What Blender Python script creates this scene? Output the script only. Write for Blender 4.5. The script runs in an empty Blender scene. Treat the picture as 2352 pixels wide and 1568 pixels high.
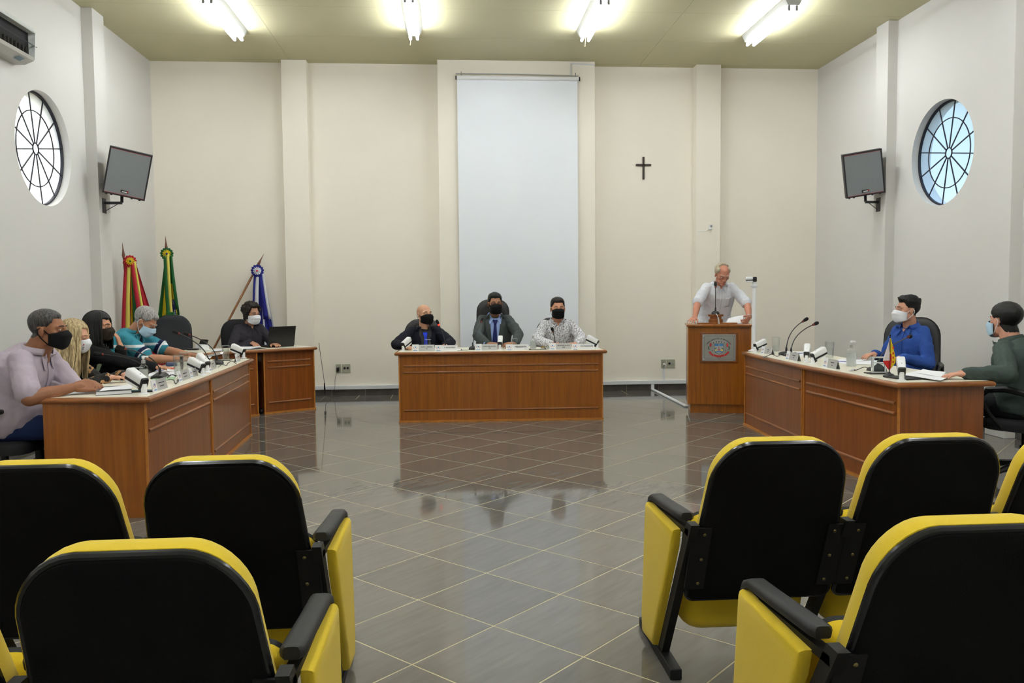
import bpy, bmesh, math, random
from math import sin, cos, pi, radians as RAD, sqrt, atan2
from mathutils import Vector as V, Matrix as M
from mathutils.bvhtree import BVHTree
random.seed(7)
SC = bpy.context.scene
COL = SC.collection
# ------------------------------------------------------------------ camera
FPX, CX, CY = 1870.6, 1176.0, 784.0
YAW, PITCH, ROLL, CAMH = RAD(4.3225), RAD(-3.3436), RAD(-0.4956), 1.3555
fw = V((sin(YAW)*cos(PITCH), cos(YAW)*cos(PITCH), sin(PITCH)))
r0 = V((cos(YAW), -sin(YAW), 0)); u0 = r0.cross(fw)
rt = r0*cos(ROLL) + u0*sin(ROLL); up = -r0*sin(ROLL) + u0*cos(ROLL)
cam = bpy.data.cameras.new('camera'); camo = bpy.data.objects.new('camera', cam); COL.objects.link(camo)
cam.sensor_width = 36; cam.lens = FPX/2352*36; cam.clip_start = .05; cam.clip_end = 200
camo.matrix_world = M(((rt.x, up.x, -fw.x, 0), (rt.y, up.y, -fw.y, 0), (rt.z, up.z, -fw.z, CAMH), (0, 0, 0, 1)))
SC.camera = camo
# ------------------------------------------------------------------ world, exposure
w = bpy.data.worlds.new('world'); SC.world = w; w.use_nodes = True
nt = w.node_tree; bg = nt.nodes['Background']
sky = nt.nodes.new('ShaderNodeTexSky'); sky.sky_type = 'NISHITA'; sky.sun_disc = False
sky.sun_elevation = RAD(42); sky.sun_rotation = RAD(-75); sky.air_density = 1.3; sky.dust_density = 3.0
nt.links.new(sky.outputs[0], bg.inputs[0]); bg.inputs[1].default_value = .40
SC.view_settings.view_transform = 'Standard'; SC.view_settings.look = 'None'
SC.view_settings.gamma = 1; SC.view_settings.use_curve_mapping = False
SC.view_settings.exposure = 0.46
TUBE_POWER = 50.0
# ------------------------------------------------------------------ pixel -> place (a pixel is a direction; the plane gives the distance)
def ray(x, y): return fw + rt*((x-CX)/FPX) - up*((y-CY)/FPX)
def onZ(x, y, z=0.): d = ray(x, y); return V((0, 0, CAMH)) + d*((z-CAMH)/d.z)
def onY(x, y, Y): d = ray(x, y); return V((0, 0, CAMH)) + d*(Y/d.y)
def onX(x, y, X): d = ray(x, y); return V((0, 0, CAMH)) + d*(X/d.x)
# ------------------------------------------------------------------ mesh builder
class MB:
    def __init__(s): s.v = []; s.f = []; s.m = []
    def add(s, vs, fs, mi=0, T=None):
        o = len(s.v)
        s.v += [tuple(T @ V(p)) if T is not None else tuple(p) for p in vs]
        s.f += [tuple(i+o for i in f) for f in fs]; s.m += [mi]*len(fs)
        return s
    def box(s, c, d, rot=None, mi=0, bev=0.0):
        hx, hy, hz = d[0]/2, d[1]/2, d[2]/2
        T = M.Translation(c) @ (rot.to_4x4() if rot is not None else M())
        if bev <= 0:
            vs = [(x, y, z) for z in (-hz, hz) for y in (-hy, hy) for x in (-hx, hx)]
            return s.add(vs, [(0, 2, 3, 1), (4, 5, 7, 6), (0, 1, 5, 4), (2, 6, 7, 3), (0, 4, 6, 2), (1, 3, 7, 5)], mi, T)
        bm = bmesh.new(); bmesh.ops.create_cube(bm, size=1)
        for q in bm.verts: q.co = V((q.co.x*d[0], q.co.y*d[1], q.co.z*d[2]))
        bmesh.ops.bevel(bm, geom=bm.edges[:], offset=min(bev, hx*.98, hy*.98, hz*.98), segments=3, profile=.5, affect='EDGES')
        s.bm(bm, mi, T); return s
    def bm(s, bm, mi=0, T=None):
        bm.verts.index_update()
        s.add([q.co.copy() for q in bm.verts], [[q.index for q in f.verts] for f in bm.faces], mi, T); bm.free(); return s
    def loft(s, rings, mi=0, cap=True, closed=True, T=None):
        n = len(rings[0]); vs = [p for r in rings for p in r]; fs = []
        for i in range(len(rings)-1):
            for j in range(n if closed else n-1):
                k = (j+1) % n
                fs.append((i*n+j, i*n+k, (i+1)*n+k, (i+1)*n+j))
        if cap and closed:
            fs.append(tuple(range(n))[::-1]); fs.append(tuple((len(rings)-1)*n+j for j in range(n)))
        return s.add(vs, fs, mi, T)
    def tube(s, path, r, n=8, mi=0, cap=True, T=None):
        path = [V(p) for p in path]; rings = []
        t0 = (path[1]-path[0]).normalized(); a = V((0, 0, 1)) if abs(t0.z) < .9 else V((1, 0, 0))
        nx = t0.cross(a).normalized()
        for i, p in enumerate(path):
            t = ((path[min(i+1, len(path)-1)]-path[max(i-1, 0)])).normalized()
            nx = (nx - t*nx.dot(t)).normalized(); ny = t.cross(nx)
            rr = r[i] if isinstance(r, (list, tuple)) else r
            rings.append([p + (nx*cos(2*pi*k/n)+ny*sin(2*pi*k/n))*rr for k in range(n)])
        return s.loft(rings, mi, cap, True, T)
    def caps(s, a, b, ra, rb, n=12, mi=0):   # tapered capsule
        a, b = V(a), V(b); t = (b-a); L = t.length; t = t/L if L > 1e-6 else V((0, 0, 1))
        P = []; R = []
        for k in range(5): th = pi/2*(1-k/4.5); P.append(a - t*ra*sin(th)); R.append(max(ra*cos(th), ra*.05))
        for k in range(5): th = pi/2*((k+.5)/4.5); P.append(b + t*rb*sin(th)); R.append(max(rb*cos(th), rb*.05))
        return s.tube(P, R, n, mi)
    def ell(s, c, r, rot=None, n=16, m=10, mi=0):
        T = M.Translation(c) @ (rot.to_4x4() if rot is not None else M())
        rings = []
        for i in range(m+1):
            th = pi*(i+.02)/(m+.04) if True else 0
            rings.append([(r[0]*sin(th)*cos(2*pi*k/n), r[1]*sin(th)*sin(2*pi*k/n), -r[2]*cos(th)) for k in range(n)])
        return s.loft(rings, mi, True, True, T)
    def lathe(s, prof, n=20, mi=0, T=None, cap=True):
        return s.loft([[(r*cos(2*pi*k/n), r*sin(2*pi*k/n), z) for k in range(n)] for r, z in prof], mi, cap, True, T)
    def prism(s, poly, z0, z1, mi=0, T=None):
        n = len(poly)
        vs = [(p[0], p[1], z0) for p in poly] + [(p[0], p[1], z1) for p in poly]
        fs = [tuple(range(n))[::-1], tuple(range(n, 2*n))] + [(i, (i+1) % n, n+(i+1) % n, n+i) for i in range(n)]
        return s.add(vs, fs, mi, T)
    def mesh(s, name, mats, smooth=False):
        me = bpy.data.meshes.new(name); me.from_pydata(s.v, [], s.f)
        for m_ in (mats if isinstance(mats, (list, tuple)) else [mats]): me.materials.append(m_)
        me.polygons.foreach_set('material_index', s.m)
        if smooth: me.polygons.foreach_set('use_smooth', [True]*len(s.f))
        me.update(); return me
    def build(s, name, mats, parent=None, smooth=False, fix=True):
        me = s.mesh(name, mats, smooth)
        if fix:
            bm = bmesh.new(); bm.from_mesh(me); bmesh.ops.recalc_face_normals(bm, faces=bm.faces[:]); bm.to_mesh(me); bm.free()
        if smooth and smooth != 'all':
            try: me.set_sharp_from_angle(angle=RAD(42))
            except Exception: pass
        return link(bpy.data.objects.new(name, me), parent)
def link(o, parent=None):
    COL.objects.link(o)
    if parent is not None: o.parent = parent
    return o
def empty(name, loc=(0, 0, 0), rz=0):
    o = bpy.data.objects.new(name, None); o.empty_display_size = .05; o.location = loc; o.rotation_euler = (0, 0, rz)
    return link(o)
def tag(o, label, cat, group=None):
    o['label'] = label; o['category'] = cat
    if group: o['group'] = group
    return o
def thing(name, label, cat, loc=(0, 0, 0), rz=0, group=None): return tag(empty(name, loc, rz), label, cat, group)
def struct(o): o['kind'] = 'structure'; return o
def copy_tree(o, parent=None):
    c = o.copy(); link(c, parent)
    for ch in list(o.children): copy_tree(ch, c)
    return c
def Rz(a): return M.Rotation(a, 3, 'Z')
def Rx(a): return M.Rotation(a, 3, 'X')
def Ry(a): return M.Rotation(a, 3, 'Y')
# ------------------------------------------------------------------ materials
def lin(c):
    return tuple((x/12.92 if x <= .04045 else ((x+.055)/1.055)**2.4) for x in [k/255 for k in c]) + (1,)
MATS = {}
def mat(name, col, rough=.5, metal=0., spec=.5, bump=0., bscale=200., var=0., vscale=5., trans=0., emit=None, coat=0., sheen=0., bvec=None, srgb=True, ior=None):
    if name in MATS: return MATS[name]
    m = bpy.data.materials.new(name); m.use_nodes = True; nt = m.node_tree; b = nt.nodes['Principled BSDF']
    c = lin(col) if srgb else tuple(col)+(1,)
    b.inputs['Base Color'].default_value = c; b.inputs['Roughness'].default_value = rough; b.inputs['Metallic'].default_value = metal
    b.inputs['Specular IOR Level'].default_value = spec; b.inputs['Transmission Weight'].default_value = trans
    b.inputs['Coat Weight'].default_value = coat; b.inputs['Sheen Weight'].default_value = sheen
    if ior: b.inputs['IOR'].default_value = ior
    if emit: b.inputs['Emission Color'].default_value = lin(emit[0]); b.inputs['Emission Strength'].default_value = emit[1]
    tc = nt.nodes.new('ShaderNodeTexCoord')
    src = tc.outputs['Object']
    if bvec:
        mp = nt.nodes.new('ShaderNodeMapping'); mp.inputs['Scale'].default_value = bvec; nt.links.new(src, mp.inputs['Vector']); src2 = mp.outputs[0]
    else: src2 = src
    if var > 0:
        n = nt.nodes.new('ShaderNodeTexNoise'); n.inputs['Scale'].default_value = vscale; n.inputs['Detail'].default_value = 4
        nt.links.new(src2, n.inputs['Vector'])
        mr = nt.nodes.new('ShaderNodeMapRange'); mr.inputs[3].default_value = 1-var; mr.inputs[4].default_value = 1+var; mr.inputs[1].default_value = .25; mr.inputs[2].default_value = .75
        nt.links.new(n.outputs[0], mr.inputs[0])
        mx = nt.nodes.new('ShaderNodeMix'); mx.data_type = 'RGBA'; mx.blend_type = 'MULTIPLY'; mx.inputs[0].default_value = 1
        mx.inputs[6].default_value = c; nt.links.new(mr.outputs[0], mx.inputs[7]); nt.links.new(mx.outputs[2], b.inputs['Base Color'])
    if bump > 0:
        n2 = nt.nodes.new('ShaderNodeTexNoise'); n2.inputs['Scale'].default_value = bscale; n2.inputs['Detail'].default_value = 3
        nt.links.new(src2, n2.inputs['Vector'])
        bp = nt.nodes.new('ShaderNodeBump'); bp.inputs['Strength'].default_value = bump; bp.inputs['Distance'].default_value = .004
        nt.links.new(n2.outputs[0], bp.inputs['Height']); nt.links.new(bp.outputs[0], b.inputs['Normal'])
    MATS[name] = m; return m
def ramp(nt, src, stops, interp='LINEAR'):
    r = nt.nodes.new('ShaderNodeValToRGB'); r.color_ramp.interpolation = interp
    while len(r.color_ramp.elements) < len(stops): r.color_ramp.elements.new(.5)
    for e, (p, c) in zip(r.color_ramp.elements, stops): e.position = p; e.color = c if len(c) == 4 else lin(c)
    nt.links.new(src, r.inputs[0]); return r.outputs[0]
def wood(name, dark, light, rough=.32, scale=(22, 22, .9), coat=.25):
    m = mat(name, light, rough, coat=coat); nt = m.node_tree; b = nt.nodes['Principled BSDF']
    tc = nt.nodes.new('ShaderNodeTexCoord'); mp = nt.nodes.new('ShaderNodeMapping'); mp.inputs['Scale'].default_value = scale
    nt.links.new(tc.outputs['Object'], mp.inputs['Vector'])
    n1 = nt.nodes.new('ShaderNodeTexNoise'); n1.inputs['Scale'].default_value = 1.6; n1.inputs['Detail'].default_value = 6; n1.inputs['Distortion'].default_value = .6
    n2 = nt.nodes.new('ShaderNodeTexNoise'); n2.inputs['Scale'].default_value = 9; n2.inputs['Detail'].default_value = 4
    nt.links.new(mp.outputs[0], n1.inputs['Vector']); nt.links.new(mp.outputs[0], n2.inputs['Vector'])
    ad = nt.nodes.new('ShaderNodeMath'); ad.operation = 'MULTIPLY_ADD'; ad.inputs[1].default_value = .22
    nt.links.new(n2.outputs[0], ad.inputs[0]); nt.links.new(n1.outputs[0], ad.inputs[2])
    o = ramp(nt, ad.outputs[0], [(.45, dark), (.9, light)]); nt.links.new(o, b.inputs['Base Color'])
    bp = nt.nodes.new('ShaderNodeBump'); bp.inputs['Strength'].default_value = .04; nt.links.new(ad.outputs[0], bp.inputs['Height']); nt.links.new(bp.outputs[0], b.inputs['Normal'])
    return m
WALLC = mat('wall_paint_cream', (245, 239, 225), .75, bump=.12, bscale=60, var=.015, vscale=1.2)
WALLS = mat('wall_paint_side', (218, 216, 211), .7, bump=.12, bscale=60, var=.015, vscale=1.2)
CEIL = mat('ceiling_paint', (200, 194, 156), .55, var=.03, vscale=.8)
WOOD = wood('varnished_wood', (128, 70, 8), (158, 92, 17))
WOODR = wood('reddish_wood', (116, 60, 16), (144, 80, 26))
TRIM = mat('wood_edge_band', (176, 112, 40), .4, var=.2, vscale=20)
RIM = wood('rounded_wood_rim', (124, 70, 26), (162, 99, 46), scale=(2, 2, 30))
LAM = mat('cream_laminate', (232, 228, 210), .4, var=.02)
BLACKP = mat('black_plastic', (16, 16, 18), .4)
BLACKR = mat('black_rubber', (22, 22, 23), .6)
BLACKL = mat('black_leather', (22, 22, 24), .38, bump=.25, bscale=250)
BLACKF = mat('black_fabric', (24, 25, 28), .9, bump=.4, bscale=500)
WHITEP = mat('white_plastic', (238, 239, 240), .35)
GREYP = mat('grey_plastic', (150, 150, 150), .4)
SILVER = mat('brushed_silver', (192, 192, 190), .35, metal=.35, var=.03, vscale=30)
CHROME = mat('chrome', (220, 220, 222), .12, metal=1)
PAPER = mat('paper', (240, 241, 245), .8)
YELLOW = mat('yellow_fabric', (216, 186, 22), .9, bump=.35, bscale=420, sheen=.15)
DUCT = mat('white_cable_duct', (226, 229, 233), .45)
RED = mat('red_plastic', (190, 28, 24), .4)
def glassmat():
    m = bpy.data.materials.new('clear_glass'); m.use_nodes = True; nt = m.node_tree; nt.nodes.remove(nt.nodes['Principled BSDF'])
    g = nt.nodes.new('ShaderNodeBsdfGlossy'); g.inputs['Roughness'].default_value = .03
    t = nt.nodes.new('ShaderNodeBsdfTransparent'); t.inputs[0].default_value = (.975, .985, .985, 1)
    lw = nt.nodes.new('ShaderNodeLayerWeight'); lw.inputs[0].default_value = .35
    mx = nt.nodes.new('ShaderNodeMixShader'); ml = nt.nodes.new('ShaderNodeMath'); ml.operation = 'MULTIPLY'; ml.inputs[1].default_value = .35; nt.links.new(lw.outputs['Facing'], ml.inputs[0]); nt.links.new(ml.outputs[0], mx.inputs[0]); nt.links.new(t.outputs[0], mx.inputs[1]); nt.links.new(g.outputs[0], mx.inputs[2])
    nt.links.new(mx.outputs[0], nt.nodes['Material Output'].inputs[0]); return m
GLASS = glassmat()
def liquid(name, tint, milk):
    m = bpy.data.materials.new(name); m.use_nodes = True; nt = m.node_tree; nt.nodes.remove(nt.nodes['Principled BSDF'])
    t = nt.nodes.new('ShaderNodeBsdfTransparent'); t.inputs[0].default_value = tint+(1,); d = nt.nodes.new('ShaderNodeBsdfTranslucent'); d.inputs[0].default_value = (.8, .82, .8, 1)
    g = nt.nodes.new('ShaderNodeBsdfGlossy'); g.inputs['Roughness'].default_value = .05
    a = nt.nodes.new('ShaderNodeMixShader'); a.inputs[0].default_value = milk; b = nt.nodes.new('ShaderNodeMixShader'); b.inputs[0].default_value = .08
    nt.links.new(t.outputs[0], a.inputs[1]); nt.links.new(d.outputs[0], a.inputs[2]); nt.links.new(a.outputs[0], b.inputs[1]); nt.links.new(g.outputs[0], b.inputs[2]); nt.links.new(b.outputs[0], nt.nodes['Material Output'].inputs[0]); return m
WATERM = liquid('drinking_water', (.93, .95, .94), .12); GELM = liquid('clear_gel', (.92, .94, .95), .5)
def frosted():
    m = bpy.data.materials.new('frosted_window_glass'); m.use_nodes = True; nt = m.node_tree; nt.nodes.remove(nt.nodes['Principled BSDF'])
    tl = nt.nodes.new('ShaderNodeBsdfTranslucent'); tl.inputs[0].default_value = (.86, .93, .95, 1)
    t = nt.nodes.new('ShaderNodeBsdfTransparent'); t.inputs[0].default_value = (.8, .9, .93, 1)
    g = nt.nodes.new('ShaderNodeBsdfGlossy'); g.inputs['Roughness'].default_value = .25
    mx = nt.nodes.new('ShaderNodeMixShader'); mx.inputs[0].default_value = .3; m2 = nt.nodes.new('ShaderNodeMixShader'); m2.inputs[0].default_value = .05
    nt.links.new(tl.outputs[0], mx.inputs[1]); nt.links.new(t.outputs[0], mx.inputs[2]); nt.links.new(mx.outputs[0], m2.inputs[1]); nt.links.new(g.outputs[0], m2.inputs[2])
    nt.links.new(m2.outputs[0], nt.nodes['Material Output'].inputs[0]); return m
FROST = frosted()
def tilemat():
    m = mat('floor_tile', (98, 94, 88), .12, spec=.5); nt = m.node_tree; b = nt.nodes['Principled BSDF']
    tc = nt.nodes.new('ShaderNodeTexCoord'); oi = nt.nodes.new('ShaderNodeObjectInfo')
    mp = nt.nodes.new('ShaderNodeMapping'); mp.inputs['Rotation'].default_value = (0, 0, RAD(45)); mp.inputs['Scale'].default_value = (2.2, 16, 1)
    ad = nt.nodes.new('ShaderNodeVectorMath'); ad.operation = 'ADD'; nt.links.new(tc.outputs['Object'], ad.inputs[0])
    sc = nt.nodes.new('ShaderNodeVectorMath'); sc.operation = 'SCALE'; sc.inputs[3].default_value = .13; nt.links.new(oi.outputs['Location'], sc.inputs[0]); nt.links.new(sc.outputs[0], ad.inputs[1])
    nt.links.new(ad.outputs[0], mp.inputs['Vector'])
    n = nt.nodes.new('ShaderNodeTexNoise'); n.inputs['Scale'].default_value = 1.6; n.inputs['Detail'].default_value = 6; n.inputs['Distortion'].default_value = .5; nt.links.new(mp.outputs[0], n.inputs['Vector'])
    n2 = nt.nodes.new('ShaderNodeTexNoise'); n2.inputs['Scale'].default_value = 160; nt.links.new(tc.outputs['Object'], n2.inputs['Vector'])
    c1 = ramp(nt, n.outputs[0], [(.3, (101, 98, 92)), (.7, (112, 109, 103))])
    mr = nt.nodes.new('ShaderNodeMapRange'); mr.inputs[3].default_value = .90; mr.inputs[4].default_value = 1.08; nt.links.new(oi.outputs['Random'], mr.inputs[0])
    mx = nt.nodes.new('ShaderNodeMix'); mx.data_type = 'RGBA'; mx.blend_type = 'MULTIPLY'; mx.inputs[0].default_value = 1; nt.links.new(c1, mx.inputs[6]); nt.links.new(mr.outputs[0], mx.inputs[7])
    nt.links.new(mx.outputs[2], b.inputs['Base Color'])
    r2 = nt.nodes.new('ShaderNodeMapRange'); r2.inputs[3].default_value = .03; r2.inputs[4].default_value = .09; nt.links.new(n2.outputs[0], r2.inputs[0]); nt.links.new(r2.outputs[0], b.inputs['Roughness'])
    return m
TILE = tilemat()
GROUT = mat('cream_grout', (190, 180, 148), .8)
SKIRT = mat('dark_skirting_tile', (74, 70, 66), .25, var=.2, vscale=8)
# ------------------------------------------------------------------ room shell
WL, WR, D, H, Y0 = -3.864, 5.132, 11.14, 4.427, -4.0
WINY, WINZ, WINR = 8.24, 2.785, .543
# floor: grout bed, tiles laid on the diagonal, a straight border row along the back wall
fl = struct(MB().box(((WL+WR)/2, (Y0+D)/2, -.0508), (WR-WL+.6, D-Y0+.6, .1)).build('floor', GROUT))
OX, OY, ANG, TS = .1606, 3.2583, RAD(45.21), .45
ca, sa = cos(ANG), sin(ANG)
def clip(poly, ax, val, keep_less):
    out = []
    for i in range(len(poly)):
        a, b = poly[i], poly[(i+1) % len(poly)]
        ia = (a[ax] <= val) if keep_less else (a[ax] >= val); ib = (b[ax] <= val) if keep_less else (b[ax] >= val)
        if ia: out.append(a)
        if ia != ib:
            t = (val-a[ax])/(b[ax]-a[ax]); out.append((a[0]+t*(b[0]-a[0]), a[1]+t*(b[1]-a[1])))
    return out
YB = D-.46
g = .0024
tm = MB(); hs = TS/2-g
tm.add([(-hs, -hs, -.004), (hs, -hs, -.004), (hs, hs, -.004), (-hs, hs, -.004), (-hs+.0015, -hs+.0015, 0), (hs-.0015, -hs+.0015, 0), (hs-.0015, hs-.0015, 0), (-hs+.0015, hs-.0015, 0)],
       [(4, 5, 6, 7), (0, 1, 5, 4), (1, 2, 6, 5), (2, 3, 7, 6), (3, 0, 4, 7)])
tmesh = tm.mesh('tile', TILE)
whole = []; rest = MB()
for i in range(-40, 45):
    for j in range(-45, 40):
        cs = []
        for (a, b) in ((i, j), (i+1, j), (i+1, j+1), (i, j+1)): cs.append((OX+TS*(a*ca+b*sa), OY+TS*(a*sa-b*ca)))
        cx = sum(p[0] for p in cs)/4; cy = sum(p[1] for p in cs)/4
        if cx < WL-.4 or cx > WR+.4 or cy < Y0-.4 or cy > YB+.4: continue
        ins = all(WL < p[0] < WR and Y0 < p[1] < YB for p in cs)
        if ins:
            vis = cy > 2.0 and abs((cx-.0756*cy)) < .66*cy+.3
            whole.append((0 if vis else 1, cy, cx, cy)); continue
        q = [(cx+(p[0]-cx)*(1-2*g/TS), cy+(p[1]-cy)*(1-2*g/TS)) for p in cs]
        for ax, val, kl in ((0, WL+.01, False), (0, WR-.01, True), (1, Y0+.01, False), (1, YB-.003, True)):
            if q: q = clip(q, ax, val, kl)
        if len(q) >= 3: rest.prism(q, -.004, 0)
whole.sort()
for k, (_, _, x, y) in enumerate(whole):
    if k < 300:
        o = bpy.data.objects.new('tile', tmesh); o.location = (x, y, 0); o.rotation_euler = (0, 0, ANG); link(o, fl)
    else:
        rest.add(tm.v, tm.f, 0, M.Translation((x, y, 0)) @ M.Rotation(ANG, 4, 'Z'))
bt = MB().prism([(-hs, -.225), (hs, -.225), (hs, .225), (-hs, .225)], -.004, 0).mesh('border_tile', TILE)
x = onZ(747, 910).x - .45*6 + .225
while x < WR+.2:
    if WL+.2 < x < WR-.2:
        o = bpy.data.objects.new('tile', bt); o.location = (x, D-.232, 0); link(o, fl)
    x += .45
ro = rest.build('tile_field', TILE, fl); ro['kind'] = 'stuff'
# ceiling boards with narrow joints
ce = struct(MB().box(((WL+WR)/2, (Y0+D)/2, H+.07), (WR-WL+.6, D-Y0+.6, .1)).build('ceiling', CEIL))
yb = onZ(700, 82, H).y
k = 0
while yb-1.0*k > Y0-1:
    for xa, xb in ((WL-.02, -2.05), (-2.05, 2.6), (2.6, WR+.02)):
        y1 = min(yb-1.0*(k-2), D+.05); y0 = yb-1.0*(k-1)
        if y1 > y0: MB().box(((xa+xb)/2, (y0+y1)/2, H+.012), (xb-xa-.003, y1-y0-.004, .024)).build('ceiling_panel', CEIL, ce)
    k += 1
# back and rear wall
TH = .22
wb = struct(MB().box(((WL+WR)/2, D+TH/2, H/2), (WR-WL+2*TH, TH, H+.3)).build('wall_back', WALLC))
wr_ = struct(MB().box(((WL+WR)/2, Y0-TH/2, H/2), (WR-WL+2*TH, TH, H+.3)).build('wall_rear', WALLC))
def pil(parent, x0, x1, y0, y1, m): return MB().box(((x0+x1)/2, (y0+y1)/2, H/2), (x1-x0, y1-y0, H-.001), bev=.004).build('pilaster', m, parent)
pil(wb, -2.160, -1.832, 10.995, D+.02, WALLC); pil(wb, -.128, 1.960, 10.905, D+.02, WALLC); pil(wb, 3.362, 3.702, 10.975, D+.02, WALLC)
def wall_hole(name, X, s):
    # s=+1: room lies on +x side; inner face at X, outer at X - s*TH
    mb = MB(); N = 64; y0, y1, z0, z1 = Y0-.1, D+.1, -.1, H+.1
    def ringrect():
        out = []
        for k in range(N):
            a = 2*pi*k/N; dy, dz = cos(a), sin(a)
            t = min(((y1-WINY) if dy > 0 else (y0-WINY))/dy if abs(dy) > 1e-9 else 1e9, ((z1-WINZ) if dz > 0 else (z0-WINZ))/dz if abs(dz) > 1e-9 else 1e9)
            out.append((WINY+dy*t, WINZ+dz*t))
        return out
    rr = ringrect(); corners = [(y1, z1), (y0, z1), (y0, z0), (y1, z0)]
    for Xf in (X, X-s*TH):
        vs = [(Xf, WINY+WINR*cos(2*pi*k/N), WINZ+WINR*sin(2*pi*k/N)) for k in range(N)] + [(Xf, p[0], p[1]) for p in rr] + [(Xf, p[0], p[1]) for p in corners]
        fs = []
        for k in range(N):
            k2 = (k+1) % N; a, b = rr[k], rr[k2]; f = [k, k2, N+k2]
            if abs(a[0]-b[0]) > 1e-6 and abs(a[1]-b[1]) > 1e-6:
                ci = min(range(4), key=lambda c: (corners[c][0]-a[0])**2+(corners[c][1]-a[1])**2 if (abs(corners[c][0]-a[0]) < 1e-6 or abs(corners[c][1]-a[1]) < 1e-6) and (abs(corners[c][0]-b[0]) < 1e-6 or abs(corners[c][1]-b[1]) < 1e-6) else 1e9)
                f.append(2*N+ci)
            f.append(N+k); fs.append(tuple(f))
        mb.add(vs, fs)
    mb.loft([[(Xf, WINY+WINR*cos(2*pi*k/N), WINZ+WINR*sin(2*pi*k/N)) for k in range(N)] for Xf in (X, X-s*TH)], cap=False)
    return struct(mb.build(name, WALLS, fix=False))
wl = wall_hole('wall_left', WL, 1); wrt = wall_hole('wall_right', WR, -1)
pil(wl, WL-.02, -3.748, 9.14, 9.43, WALLS); pil(wrt, 5.018, WR+.02, 9.11, 9.37, WALLS)
for yy in (6.99, 4.75, 2.5, .3, -1.9):
    pil(wrt, 5.018, WR+.02, yy, yy+.28, WALLS)
    if yy < 5: pil(wl, WL-.02, -3.748, yy, yy+.28, WALLS)
# baseboards and cable duct
def skirting(name, a, b, nrm):
    a, b = V(a), V(b); L = (b-a).length; dirn = (b-a)/L; ang = atan2(dirn.y, dirn.x)
    root = struct(MB().box((L/2, 0, .041), (L, .006, .082)).build(name, GROUT)); root.location = (a.x, a.y, 0); root.rotation_euler = (0, 0, ang)
    me = MB().box((.225, 0, .042), (.447, .014, .084), bev=.002).mesh('skirting_tile', SKIRT)
    n = int(L/.45)
    for k in range(n):
        o = bpy.data.objects.new('skirting_tile', me); o.location = (k*.45, 0, 0); link(o, root)
    MB().box(((n*.45+L)/2, 0, .042), (L-n*.45, .014, .084)).build('skirting_tile', SKIRT, root)
skirting('baseboard_back', (WL, D-.008, 0), (WR, D-.008, 0), None)
skirting('baseboard_left', (WL+.008, Y0, 0), (WL+.008, D, 0), None)
skirting('baseboard_right', (WR-.008, Y0, 0), (WR-.008, D, 0), None)
t1 = struct(MB().box(((WL+WR)/2, D-.02, .110), (WR-WL, .04, .05), bev=.003).build('trim_1', DUCT))
fd = MB(); p0, p1 = V((2.80, D-.03, .011)), V((2.775, 9.40, .011))
fd.box((p0+p1)/2, (.045, (p1-p0).length, .02), Rz(atan2(-(p1-p0).x, (p1-p0).y)+pi), bev=.006); fd.box((2.80, D-.022, .05), (.045, .03, .09), bev=.003)
struct(fd.build('trim_2', DUCT))
# round windows
def window(n, X, s):
    root = struct(empty('window_%d' % n, (X-s*.085, WINY, WINZ)))
    IRON = mat('painted_iron', (28, 28, 40), .5); R = WINR
    N = 64
    MB().loft([[(dx, r*cos(2*pi*k/N), r*sin(2*pi*k/N)) for k in range(N)] for dx, r in ((-.012, R), (.012, R), (.012, R-.018), (-.012, R-.018), (-.012, R))], cap=False).build('window_frame', IRON, root, True)
    for rr, rad in ((.66, .006), (.1, .007)):
        MB().tube([(0, rr*R*cos(2*pi*k/N), rr*R*sin(2*pi*k/N)) for k in range(N+1)], rad, 6, cap=False).build('muntin_ring', IRON, root, True)
    sp = MB().box((0, (.1*R+R)/2, 0), (.009, .9*R, .011)).mesh('muntin', IRON)
    for k in range(12):
        o = bpy.data.objects.new('muntin', sp); o.rotation_euler = (2*pi*(k+.33)/12, 0, 0); link(o, root)
    # each pane its own piece of frosted glass
    def pane(r0, r1, a0, a1, n=6):
        ps = [(r1*cos(a0+(a1-a0)*k/n), r1*sin(a0+(a1-a0)*k/n)) for k in range(n+1)]
        if r0 > 0: ps += [(r0*cos(a1+(a0-a1)*k/n), r0*sin(a1+(a0-a1)*k/n)) for k in range(n+1)]
        else: ps = ps[:-1]
        T = M(((0, 0, 1, -s*.012), (1, 0, 0, 0), (0, 1, 0, 0), (0, 0, 0, 1)))
        mb = MB(); mb.add([(p[0], p[1], 0) for p in ps], [tuple(range(len(ps)))], 0, T); mb.build('pane', FROST, root, fix=False)
    for k in range(12):
        a0, a1 = 2*pi*(k+.33)/12, 2*pi*(k+1.33)/12
        pane(.1*R, .66*R, a0, a1); pane(.66*R, R, a0, a1)
    pane(0, .1*R, 0, 2*pi, 24)
window(1, WL, 1); window(2, WR, -1)
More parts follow.
